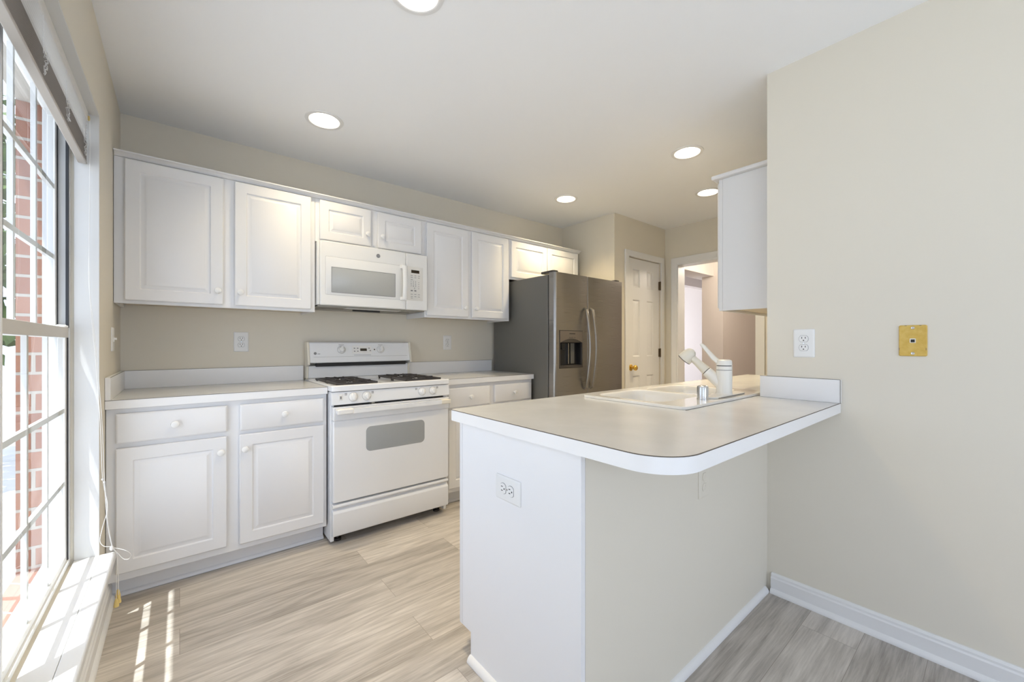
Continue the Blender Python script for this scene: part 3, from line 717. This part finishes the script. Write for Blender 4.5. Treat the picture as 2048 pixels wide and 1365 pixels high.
# cooktop with raised lip
ct = MB(); lp = rrect(RX0 - .006, RX1 + .004, 2.424, 3.06, .012, 4)
ct.rings([[(x, y, z) for x, y in rrect(RX0 - .006 + i, RX1 + .004 - i, 2.424 + i, 3.06 - i, r, 4)] for i, z, r in ((.004, .890, .010), (0, .893, .012), (0, .919, .012), (.004, .924, .011), (.022, .925, .012), (.034, .909, .02), (.05, .906, .03))], cap0=True)
ct.build('cooktop', M['enamel'], t)
for gx0, gx1 in ((.712, .948), (1.142, 1.392)):
    for gy0, gy1 in ((2.475, 2.705), (2.715, 2.950)):
        gcx, gcy = (gx0 + gx1) / 2, (gy0 + gy1) / 2
        bu = MB().lathe((gcx, gcy, .9065), Z, [(0, .055), (.004, .052), (.005, .030), (.008, .030)], 28).build('burner_bowl', M['enamel'], t)
        MB().lathe((gcx, gcy, .9115), Z, [(0, .034), (.006, .036), (.011, .034), (.012, .0)], 28).build('burner_cap', M['iron'], bu)
        gr = MB(); zt, zb = .934, .922
        def bar(a, b_, w=.0045, z0=zb, z1=zt):
            a = Vector((*a, 0)); b_ = Vector((*b_, 0)); d = (b_ - a).normalized(); n_ = Vector((-d.y, d.x, 0)) * w
            gr.extrude([a + n_ + Vector((0, 0, z0)), a - n_ + Vector((0, 0, z0)), b_ - n_ + Vector((0, 0, z0)), b_ + n_ + Vector((0, 0, z0))], (0, 0, z1 - z0))
        for (a, b_) in (((gx0, gy0), (gx1, gy0)), ((gx0, gy1), (gx1, gy1)), ((gx0, gy0), (gx0, gy1)), ((gx1, gy0), (gx1, gy1))): bar(a, b_)
        for (a, b_) in (((gx0, gcy), (gcx - .03, gcy)), ((gx1, gcy), (gcx + .03, gcy)), ((gcx, gy0), (gcx, gcy - .03)), ((gcx, gy1), (gcx, gcy + .03))): bar(a, b_, .004, zb + .002, zt + .004)
        for a in ((gx0 + .06, gy0), (gx1 - .06, gy0), (gx0 + .06, gy1), (gx1 - .06, gy1)): bar(a, (a[0] + (gcx - a[0]) * .35, gcy + (a[1] - gcy) * .55), .0035, zb + .002, zt + .004)
        for a in ((gx0 + .004, gy0 + .004), (gx1 - .004, gy0 + .004), (gx0 + .004, gy1 - .004), (gx1 - .004, gy1 - .004)): gr.box(a[0] - .005, a[0] + .005, a[1] - .005, a[1] + .005, .909, zb)
        gr.build('burner_grate', M['iron'], t)
# control panel
cp = MB().extrude([(RX0 - .004, 2.468, .812), (RX0 - .004, 2.432, .812), (RX0 - .004, 2.428, .818), (RX0 - .004, 2.436, .886), (RX0 - .004, 2.468, .889)], (RX1 - RX0 + .006, 0, 0)).build('control_panel', M['enamel'], t, .002)
def range_knob(x, y, z, ax, parent, r=.0255, name='burner_knob'):
    k = MB(); axv = Vector(ax).normalized(); o_ = Vector((x, y, z))
    k.lathe(o_, axv, [(0, r), (.004, r), (.007, r * .82), (.012, r * .70)], 28)
    k.lathe(o_ + axv * .012, axv, [(0, r * .66), (.010, r * .60), (.013, r * .5)], 28)
    kk = k.build(name, M['plastic'], parent)
    MB().lathe(o_ - axv * .0002, axv, [(0, r * 1.06), (.0022, r * 1.06), (.0022, r * .98), (0, r * .98)], 28, cap0=False, cap1=False).build('skirt_line', M['knob_ring'], kk)
    gp = MB(); up = Vector((0, 0, 1)); sd_ = up.cross(axv)
    c = o_ + axv * .012
    gp.extrude([c + sd_ * w + up * hh for w, hh in ((-.007, -r * .72), (.007, -r * .72), (.007, r * .72), (-.007, r * .72))], axv * .020)
    gp.build('knob_grip', M['plastic'], kk, .003)
    return kk
for x in (.790, .868, 1.232, 1.311): range_knob(x, 2.432, .853, (0, -1, .1), t)
for x, w in ((.748, 0), (.905, 0), (1.192, 0), (1.345, 0)):
    p = MB()
    for dx in (-.006, .001):
        for dz in (-.006, .001): p.box(x + dx, x + dx + .005, 2.4335, 2.4345, .871 + dz, .876 + dz)
    p.build('burner_mark', M['print'], t)
B(1.02, 1.11, 2.4325, 2.4335, .8495, .8515).build('panel_print', M['print'], t)
sw_ = B(.706, .728, 2.4270, 2.4320, .838, .872).build('light_switch', M['plastic'], t, .002)
B(.713, .721, 2.4225, 2.4270, .846, .862).build('switch_rocker', M['print'], sw_, .001)
# oven door
od = MB(); od.rings([[(x, y, z) for x, z in rrect(.677 + i, 1.431 - i, .250 + i, .722 - i, .008, 3)] for i, y in ((0, 2.466), (0, 2.435), (.005, 2.430))], cap0=True)
dr = od.build('oven_door', M['enamel'], t)
wn_ = MB().rings([[(x, y, z) for x, z in rrect(.864 + i, 1.249 - i, .519 + i, .667 - i, .028, 6)] for i, y in ((0, 2.4295), (0, 2.4290), (.002, 2.4285))], cap0=True).build('oven_window', M['oven_glass'], dr)
tb = MB().rings([[(x, y, z) for x, z in rrect(.676 + i, 1.432 - i, .7225 + i, .800 - i, .005, 3)] for i, y in ((0, 2.466), (0, 2.429), (.004, 2.425))], cap0=True).build('door_band', M['enamel'], dr)
MB().slab(rrect(.683, 1.424, .7635, .7905, .008, 4), [], (0, 2.382, 0), X, Z, Y, .022).build('handle', M['enamel'], dr, .006, 3)
B(.686, .778, 2.379, 2.4245, .7625, .7915).build('handle_end', M['plastic'], dr, .006, 3)
B(1.350, 1.421, 2.379, 2.4245, .7625, .7915).build('handle_end', M['ivory'], dr, .006, 3)
B(.90, .92, 2.44, 2.468, .8005, .8115).build('door_latch', M['grey_under'], t)
# drawer
dw = MB().extrude([(.676, 2.466, .056), (.676, 2.434, .058), (.676, 2.428, .068), (.676, 2.428, .188), (.676, 2.436, .200), (.676, 2.450, .206), (.676, 2.450, .214), (.676, 2.430, .222), (.676, 2.428, .228), (.676, 2.432, .238), (.676, 2.466, .242)], (.752, 0, 0)).build('storage_drawer', M['enamel'], t, .002)
for x in (.725, 1.385):
    for y in (2.52, 3.03): MB().lathe((x, y, .0005), Z, [(0, .022), (.012, .022), (.014, .009), (.060, .009)], 16).build('foot', M['dark_plastic'], t)
# backguard
B(RX0 + .014, RX1 - .014, 3.050, 3.098, .9255, 1.012).build('lower_backguard', M['enamel'], t, .004)
B(RX0 + .060, RX1 - .040, 3.034, 3.0495, 1.006, 1.0322).build('oven_vent', M['black'], t)
bg = MB().extrude([(RX0 + .016, 3.098, 1.0325), (RX0 + .016, 3.016, 1.0325), (RX0 + .016, 3.010, 1.037), (RX0 + .016, 3.012, 1.060), (RX0 + .016, 3.036, 1.170), (RX0 + .016, 3.044, 1.177), (RX0 + .016, 3.098, 1.178)], (RX1 - RX0 - .032, 0, 0)).build('backguard_console', M['enamel'], t, .002)
for xa in (RX0, RX1 - .016):
    MB().extrude([(xa, 3.100, .926), (xa, 3.052, .926), (xa, 3.046, 1.010), (xa, 3.004, 1.022), (xa, 3.004, 1.045), (xa, 3.032, 1.176), (xa, 3.040, 1.181), (xa, 3.100, 1.181)], (.0155, 0, 0)).build('console_end_cap', M['ivory'], t, .003)
bn = Vector((0, -.110, .024)).normalized()
def on_bg(z): return 3.012 + (z - 1.060) * (.024 / .110)
for x in (.899, 1.186): range_knob(x, on_bg(1.124) - .0005, 1.124, bn, t, .0275, 'oven_knob')
def bg_plate(nm, x0, x1, z0, z1, d, m_):
    return MB().extrude([(x0, on_bg(z0) - .0003, z0), (x0, on_bg(z0) - d, z0), (x0, on_bg(z1) - d, z1), (x0, on_bg(z1) - .0003, z1)], (x1 - x0, 0, 0)).build(nm, m_, t, .0006)
bg_plate('console_outline', .712, 1.398, 1.0735, 1.0747, .0006, M['print']); bg_plate('console_outline', .712, 1.398, 1.1605, 1.1614, .0005, M['plastic'])
bg_plate('display_panel', .972, 1.116, 1.094, 1.152, .003, M['plastic'])
bg_plate('clock_display', 1.031, 1.080, 1.113, 1.132, .004, M['lcd'])
for i, (x, z) in enumerate(((.985, 1.130), (.985, 1.108), (1.008, 1.130), (1.008, 1.108), (1.092, 1.130), (1.100, 1.112))): bg_plate('keypad_mark', x, x + .011, z, z + .007, .0036, M['print'])
bg_plate('panel_print', .984, 1.110, 1.082, 1.0845, .0006, M['print'])
for x in (.899, 1.186): bg_plate('knob_print', x - .018, x + .018, 1.157, 1.1595, .0007, M['print'])
bg_plate('indicator_plate', 1.128, 1.152, 1.112, 1.134, .001, M['plastic']); bg_plate('indicator_light', 1.134, 1.143, 1.119, 1.128, .002, M['black'])
MB().lathe((.723, on_bg(1.099) - .0005, 1.099), bn, [(0, .0095), (.001, .0095), (.001, .006), (.0002, .006)], 24).build('brand_badge', M['print'], t)
bg_plate('brand_print', .738, .755, 1.094, 1.0975, .0007, M['print'])

# ------------------------------------------------------------------ microwave
t = thing('microwave', 'white over-the-range microwave mounted above the stove', 'microwave', (1.05, 2.9, 1.415))
MX0, MX1, MZ0, MZ1, MY = .673, 1.424, 1.413, 1.820, 2.725
B(MX0, MX1, MY + .036, YB - .002, MZ0 + .003, MZ1).build('case', M['plastic'], t, .002)
B(MX0 + .004, MX1 - .004, MY + .04, YB - .004, MZ0 - .008, MZ0 + .0025).build('underside', M['grey_under'], t)
B(.86, 1.24, MY + .05, MY + .13, MZ0 - .0105, MZ0 - .0083).build('cooktop_light', M['lens'], t, .001)
for x in (.70, 1.10): B(x, x + .26, 2.90, 3.05, MZ0 - .0115, MZ0 - .0083).build('grease_filter', M['grey_under'], t, .002)
B(.93, 1.12, 2.87, 2.885, MZ0 - .020, MZ0 - .0083).build('vent_lip', M['black'], t)
db = MB().rings([[(x, y, z) for x, z in rrect(.683 + i, 1.2555 - i, MZ0 + i, MZ1 - i, .006, 3)] for i, y in ((0, MY + .034), (0, MY + .005), (.005, MY))], cap0=True).build('door', M['plastic'], t)
MB().rings([[(x, y, z) for x, z in rrect(.713 + i, 1.234 - i, 1.480 + i, 1.722 - i, .006, 3)] for i, y in ((0, MY - .0003), (.002, MY - .0012))]).build('door_panel', M['plastic'], db)
MB().slab(rrect(.7115, 1.2355, 1.4785, 1.7235, .007, 3), [rrect(.7128, 1.2342, 1.4798, 1.7222, .006, 3)], (0, MY + .0002, 0), X, Z, (0, -1, 0), .0007).build('panel_outline', M['knob_ring'], db)
wf = MB().rings([[(x, y, z) for x, z in rrect(.750 + i, 1.172 - i, 1.497 + i, 1.656 - i, .003, 3)] for i, y in ((0, MY - .0014), (.001, MY - .0020))]).build('door_window', M['mw_glass'], db)
MB().slab(rect(.7475, 1.1745, 1.4945, 1.6585), [rect(.750, 1.172, 1.497, 1.656)], (0, MY - .0012, 0), X, Z, (0, -1, 0), .0012).build('window_outline', M['print'], db)
hb = MB(); ptsH = [(1.232, MY - .030 - .012 * math.sin(PI * k / 12), 1.482 + .238 * k / 12) for k in range(13)]
hb.tube(ptsH, [(.019, .010)] * 13, 14, flat=X); hb.box(1.208, 1.246, MY - .034, MY + .001, 1.475, 1.500); hb.box(1.208, 1.246, MY - .034, MY + .001, 1.700, 1.725)
hb.build('handle', M['plastic'], db, .003)
cpn = MB().rings([[(x, y, z) for x, z in rrect(1.2575 + i, MX1 - i, MZ0 + i, MZ1 - i, .005, 3)] for i, y in ((0, MY + .034), (0, MY + .005), (.004, MY + .001))], cap0=True).build('control_panel', M['plastic'], t)
MB().rings([[(x, y, z) for x, z in rrect(1.262 + i, 1.388 - i, 1.480 + i, 1.726 - i, .003, 3)] for i, y in ((0, MY + .0006), (.001, MY + .0001))]).build('keypad', M['keypad'], cpn)
B(1.295, 1.358, MY - .0012, MY, 1.680, 1.702).build('clock_display', M['lcd'], cpn)
text_mesh('keypad_digits', '1  2  3\n4  5  6\n7  8  9\n    0', .0165, (1.312, MY - .0004, 1.593), X, Z, M['print'], cpn, 'CENTER', .95)
for r_, (z, n_) in enumerate(((1.660, 3), (1.646, 3), (1.630, 1), (1.548, 2), (1.524, 3), (1.508, 3), (1.496, 1))):
    for q in range(n_): B(1.291 + q * .028, 1.291 + q * .028 + .016, MY - .0006, MY, z, z + (.003 if r_ != 3 else .008)).build('key_mark', M['print'], cpn)
for z in (1.612, 1.598, 1.582, 1.568): B(1.351, 1.357, MY - .0006, MY, z, z + .004).build('key_mark', M['print'], cpn)
bd = MB().lathe((1.052, MY - .0002, 1.769), (0, -1, 0), [(0, .0135), (.0015, .0135), (.002, .012)], 28).build('brand_badge', M['print'], db)
text_mesh('badge_letters', 'GE', .0135, (1.052, MY - .0026, 1.769), X, Z, M['chrome'], bd)
MB().lathe((1.052, MY - .0022, 1.769), (0, -1, 0), [(0, .0122), (.0006, .0122), (.0006, .0108), (0, .0108)], 28, cap0=False, cap1=False).build('badge_ring', M['chrome'], bd)

# ------------------------------------------------------------------ refrigerator
t = thing('refrigerator', 'stainless side-by-side refrigerator with ice dispenser and dark grey side', 'refrigerator', (2.75, 2.7, 0))
FX0, FX1, FY, FZ = 2.302, 3.196, 2.265, 1.742
B(FX0, FX1, 2.345, 3.07, .03, 1.728).build('case', M['fridge_side'], t, .004)
B(FX0 + .012, FX1 - .012, 2.3325, 2.3445, .08, 1.722).build('door_gasket', M['black'], t)
B(FX0 + .02, FX1 - .02, 2.300, 2.344, .03, .078).build('toe_grille', M['dark_plastic'], t, .003)
for x in (FX0 + .06, FX1 - .06):
    for y in (2.40, 3.0): MB().cyl((x, y, .0005), (x, y, .0295), .022, 16).build('foot', M['dark_plastic'], t)
def fdoor(nm, x0, x1, hole_, rl=.022):
    rr_ = .005 if rl > .01 else .012
    prof = [(x0, 2.332), (x0, FY + rl)] + arc(x0 + rl, FY + rl, rl, PI, 1.5 * PI, 6)[1:] + arc(x1 - rr_, FY + rr_, rr_, 1.5 * PI, 2 * PI, 4) + [(x1, 2.332)]
    if hole_ is None:
        return MB().extrude([(x, y, .085) for x, y in prof], (0, 0, FZ - .085)).build(nm, M['steel'], t, .002)
    a, b_, c, d = hole_
    mb_ = MB()
    mb_.extrude([(x, y, .085) for x, y in prof], (0, 0, c - .085)); mb_.extrude([(x, y, d) for x, y in prof], (0, 0, FZ - d))
    left = [p for p in prof if p[0] <= a] ; 
    mb_.extrude([(x, y, c) for x, y in [(a, 2.332)] + left + [(a, FY)]], (0, 0, d - c))
    right = [p for p in prof if p[0] >= b_]
    mb_.extrude([(x, y, c) for x, y in [(b_, FY)] + right + [(b_, 2.332)]], (0, 0, d - c))
    return mb_.build(nm, M['steel'], t)
hx0, hx1, hz0, hz1 = 2.350, 2.634, .966, 1.278
fd = fdoor('freezer_door', FX0, 2.698, (hx0, hx1, hz0, hz1))
rd = fdoor('fresh_food_door', 2.702, FX1, None, .004)
for (xh, dr_, nm) in ((2.662, fd, 1), (2.742, rd, -1)):
    pts = [(xh, FY + .002, .785), (xh, FY - .022, .800)] + [(xh, FY - .024 - .042 * math.sin(PI * k / 16), .80 + .655 * k / 16) for k in range(1, 16)] + [(xh, FY - .022, 1.455), (xh, FY + .002, 1.470)]
    MB().tube(pts, [(.0155, .009)] * len(pts), 14, flat=X).build('door_handle', M['steel'], dr_)
# dispenser
dp = MB(); dp.slab(rect(hx0 + .0005, hx1 - .0005, hz0 + .0005, hz1 - .0005), [rect(hx0 + .012, hx1 - .012, .988, 1.178)], (0, FY - .003, 0), X, Z, Y, .02)
di = dp.build('dispenser', M['dark_plastic'], fd, .002)
ar = [(hx0 + .012, 1.176)] + [(hx0 + .012 + (hx1 - hx0 - .024) * k / 14, 1.178 + .032 * math.sin(PI * k / 14)) for k in range(15)] + [(hx1 - .012, 1.176)]
MB().extrude([(x, FY - .0055, z) for x, z in [(hx0 + .006, 1.271), (hx0 + .006, 1.178)] + ar[1:-1] + [(hx1 - .006, 1.178), (hx1 - .006, 1.271)]], (0, .002, 0)).build('dispenser_panel', M['dispenser'], di)
cv = MB(); cv.box(hx0 + .01, hx1 - .01, FY + .060, FY + .066, .985, 1.18); cv.box(hx0 + .008, hx0 + .012, FY + .018, FY + .06, .985, 1.18); cv.box(hx1 - .012, hx1 - .008, FY + .018, FY + .06, .985, 1.18)
cv.box(hx0 + .012, hx1 - .012, FY + .018, FY + .06, 1.175, 1.18)
cv.build('dispenser_cavity', M['black'], di)
B(hx0 + .012, hx1 - .012, FY + .002, FY + .058, .985, .990).build('drip_tray', M['dark_plastic'], di)
MB().slab([(0, 0), (.05, 0), (.042, -.055), (.008, -.055)], [], (2.405, FY + .032, 1.174), X, Z, Y, .012).build('ice_paddle', M['black'], di, .003)
B(2.50, 2.506, FY + .040, FY + .058, 1.0, 1.17).build('water_tube', M['chrome'], di)
B(2.545, 2.590, FY + .053, FY + .058, 1.0, 1.172).build('cavity_panel', M['fridge_side'], di)
B(2.465, 2.535, FY - .0062, FY - .0054, 1.246, 1.2535).build('brand_print', M['black'], di)
for x in (2.462, 2.480, 2.498, 2.524): B(x, x + .012, FY - .0062, FY - .0054, 1.216, 1.220).build('button_mark', M['black'], di)
for (xa, xb) in ((FX0 + .004, FX0 + .07), (FX1 - .08, FX1 - .004)):
    MB().slab(rrect(xa, xb, 2.288, 2.44, .02, 4), [], (0, 0, FZ + .001), X, Y, Z, .016).build('hinge_cover', M['dark_plastic'], t, .004)

# ------------------------------------------------------------------ outlets, switch, jack plate
def local(o, ex, ey, ez):
    o, ex, ey, ez = map(Vector, (o, ex, ey, ez))
    return lambda p: o + ex * p.x + ey * p.y + ez * p.z
def outlet(label, o, ex, ey, ez, w=.080, h=.126, pm=None, slots=None, group='duplex wall outlets'):
    """ex right, ey along the plate's long side, ez out of the wall"""
    t = thing('wall_outlet', label, 'outlet', o, group)
    T = local(o, ex, ey, ez); pm = pm or M['plastic']; slots = slots or M['black']
    a = MB(); a.T = T
    a.rings([[(x, y, z) for x, y in rrect(-w / 2 + i, w / 2 - i, -h / 2 + i, h / 2 - i, .004, 3)] for i, z in ((0, .0003), (0, .003), (.003, .0055), (.007, .006))], cap0=True)
    a.build('cover_plate', pm, t)
    for s_ in (1, -1):
        g_ = MB(); g_.T = T
        pts = []
        for k in range(28):
            an = 2 * PI * k / 28; pts.append((.0172 * math.cos(an), max(-.0138, min(.0138, .0172 * math.sin(an))) + s_ * .0196))
        e = MB(); e.T = T
        e.rings([[(x * 1.07, (y - s_ * .0196) * 1.07 + s_ * .0196, z) for x, y in pts] for z in (.0055, .0066)]); e.build('receptacle_gap', M['print'] if slots is M['black'] else pm, t)
        g_.rings([[(x, y, z) for x, y in pts] for z in (.006, .0082)], cap0=True)
        r_ = g_.build('receptacle', pm, t)
        q = MB(); q.T = T
        for dx in (-.0065, .0065): q.box(dx - .0012, dx + .0012, s_ * .0196 + .0005, s_ * .0196 + .0085, .008, .0088)
        q.lathe((0, s_ * .0196 - .0070, .008), Z, [(0, .0026), (.0008, .0026)], 12)
        q.build('slots', slots, r_)
    sc = MB(); sc.T = T; sc.lathe((0, 0, .006), Z, [(0, .003), (.001, .0025)], 12); sc.build('screw', M['chrome'] if slots is M['black'] else pm, t)
    return t
outlet('white duplex outlet on the back wall left of the stove', (.305, YB, 1.178), X, Z, (0, -1, 0))
outlet('white duplex outlet on the back wall between stove and refrigerator', (1.818, YB, 1.177), X, Z, (0, -1, 0))
outlet('white duplex outlet on the plain right wall above the side splash', (XR, .568, 1.167), (0, -1, 0), Z, (-1, 0, 0))
outlet('white duplex outlet mounted sideways on the end panel of the peninsula', (px0, 1.022, .690), Z, Y, (-1, 0, 0), .080, .126)
outlet('wall-coloured painted-over outlet under the counter overhang on the peninsula back', (1.510, YP, .650), X, Z, (0, -1, 0), .075, .118, M['wall'], M['wall'])

t = thing('light_switch', 'white light switch plate on the window wall above the left counter', 'switch', (XW, 2.745, 1.186))
T = local((XW, 2.745, 1.186), (0, 1, 0), Z, (1, 0, 0))
a = MB(); a.T = T; a.rings([[(x, y, z) for x, y in rrect(-.036 + i, .036 - i, -.058 + i, .058 - i, .004, 3)] for i, z in ((0, .0003), (0, .003), (.004, .006))], cap0=True); a.build('cover_plate', M['plastic'], t)
a = MB(); a.T = T; a.box(-.005, .005, -.011, .011, .006, .009); a.build('switch_surround', M['plastic'], t)
a = MB(); a.T = T; a.box(-.0035, .0035, -.002, .008, .009, .018); a.build('toggle', M['plastic'], t, .001)

t = thing('phone_jack_plate', 'mustard yellow bare phone jack plate on the plain right wall', 'jack plate', (XR, .2205, 1.176))
T = local((XR, .2205, 1.176), (0, -1, 0), Z, (-1, 0, 0))
a = MB(); a.T = T; a.rings([[(x, y, z) for x, y in rrect(-.0385 + i, .0385 - i, -.059 + i, .059 - i, .005, 3)] for i, z in ((0, .0003), (0, .004), (.002, .006), (.0075, .0055))], cap0=True); a.build('plate', M['jack'], t)
a = MB(); a.T = T; a.slab(rrect(-.0082, .0082, -.0085, .0085, .002, 3), [rect(-.0056, .0056, -.0062, .0045)], (0, 0, .0055), X, Y, Z, .003); a.build('jack_socket', M['ivory'], t)
a = MB(); a.T = T; a.box(-.0056, .0056, -.0062, .0045, .0056, .0066); a.build('jack_opening', M['black'], t)
for yy in (.0485, -.0485):
    a = MB(); a.T = T; a.lathe((0, yy, .0055), Z, [(0, .0058), (.0015, .005), (.0018, .002)], 16); a.build('screw', M['chrome'], t)
for (xx, yy, ww, hh) in ((-.0195, .0572, .006, .0015), (.0205, .0572, .006, .0015), (-.0372, -.032, .0012, .009), (.0355, -.032, .0012, .009)):
    a = MB(); a.T = T; a.box(xx - ww / 2, xx + ww / 2, yy - hh / 2, yy + hh / 2, .0055, .0068); a.build('slot', M['dark_plastic'], t)

# ------------------------------------------------------------------ raised blind and its cord
t = thing('window_blind', 'raised white mini blind at the top of the kitchen window', 'blind', (-.298, 1.55, 2.09))
by0, by1 = W2[0] + .012, W1[1] - .010
B(-.316, -.284, by0, by1, 2.060, 2.096).build('head_rail', M['slat'], t, .003)
def slat(z, m_, tilt=0.0, dy=0.0):
    pts = []
    for k in range(7):
        u = -1 + 2 * k / 6
        pts.append((u * .0125, .0022 * (1 - u * u) + tilt * u))
    a = MB(); ring0 = [(-.300 + p[0], by0 + .006 + dy, z + p[1]) for p in pts] + [(-.300 + p[0], by0 + .006 + dy, z + p[1] - .0006) for p in reversed(pts)]
    a.extrude(ring0, (0, by1 - by0 - .012, 0)); return a.build('slat', m_, t)
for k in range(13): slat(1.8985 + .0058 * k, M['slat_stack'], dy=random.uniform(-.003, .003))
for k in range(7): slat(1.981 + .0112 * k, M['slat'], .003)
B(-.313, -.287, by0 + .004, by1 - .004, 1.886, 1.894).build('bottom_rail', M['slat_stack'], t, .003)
for yy in (.85, 1.24, 1.66, 1.95, 2.27):
    a = MB(); rnd = random.Random(int(yy * 100))
    for q in range(3):
        a.tube([(-.286 + rnd.uniform(-.001, .008), yy + rnd.uniform(-.012, .012), 1.958 - .006 * k) for k in range(11)], .0009, 6)
    a.tube([(-.2865, yy, 1.955), (-.2865, yy, 2.062)], .0007, 6); a.tube([(-.3135, yy, 1.90), (-.3135, yy, 2.062)], .0007, 6)
    a.build('ladder_cord', M['cord'], t)
B(-.285, -.279, by1 - .018, by1 - .004, 2.062, 2.078).build('cord_lock', M['tassel'], t, .001)

t = thing('blind_cord', 'long white pull cord hanging beside the window, knotted over the sill', 'cord', (-.2, 2.33, .3))
def smooth(pts, n=6):
    pts = [Vector(p) for p in pts]; out_ = []
    for i in range(len(pts) - 1):
        p0, p1, p2, p3 = pts[max(i - 1, 0)], pts[i], pts[i + 1], pts[min(i + 2, len(pts) - 1)]
        for k in range(n):
            u = k / n
            out_.append(.5 * ((2 * p1) + (p2 - p0) * u + (2 * p0 - 5 * p1 + 4 * p2 - p3) * u * u + (3 * p1 - p0 - 3 * p2 + p3) * u ** 3))
    return out_ + [pts[-1]]
cy = 2.330
c = MB()
c.tube(smooth([(-.279, cy, 2.058), (-.279, cy, 1.86), (-.280, cy, 1.60), (-.282, cy, 1.421), (-.270, cy, 1.261), (-.2535, cy, 1.019), (-.243, cy, .814), (-.237, cy, .599), (-.228, cy, .424), (-.214, cy, .321)]), .0011, 6)
c.tube(smooth([(-.278, cy - .006, 2.058), (-.278, cy - .006, 1.86), (-.279, cy - .006, 1.40), (-.262, cy - .006, 1.10), (-.249, cy - .004, .85), (-.2425, cy, .62), (-.228, cy, .50), (-.242, cy, .42), (-.250, cy, .365), (-.238, cy, .338), (-.214, cy, .330)]), .0011, 6)
c.tube(smooth([(-.236, cy + .004, .60), (-.230, cy + .004, .50), (-.226, cy + .002, .42), (-.213, cy, .32)]), .0011, 6)
c.build('cord', M['cord'], t)
MB().tube(smooth([(-.214, cy, .325), (-.196, cy, .315), (-.170, cy, .296), (-.159, cy, .278), (-.165, cy, .262), (-.182, cy, .268), (-.200, cy, .300), (-.212, cy, .322)]), .0013, 6).build('bow_loop', M['cord'], t)
kn = MB()
kn.lathe((-.216, cy, .314), Z, [(0, .002), (.004, .006), (.012, .0065), (.020, .002)], 12); kn.build('knot', M['cord'], t)
for p in ((-.2425, cy, .612), (-.2375, cy, .600)): MB().lathe((p[0], p[1], p[2] - .004), Z, [(0, .001), (.002, .004), (.006, .004), (.008, .001)], 12).build('cord_bead', M['plastic'], t)
for i, (x, y, z) in enumerate(((-.1965, 2.318, .150), (-.1930, 2.298, .135), (-.1985, 2.285, .128))):
    MB().tube(smooth([(-.213, cy, .318), (-.2015, 2.322, .303), (-.1985, 2.318, .285), (x, y, z + .06), (x, y, z)]), .0009, 6).build('tail_cord', M['cord'], t)
    MB().lathe((x, y, z - .030), Z, [(0, .0085), (.004, .0088), (.024, .0055), (.031, .003), (.033, .001)], 14).build('tassel', M['tassel'], t)
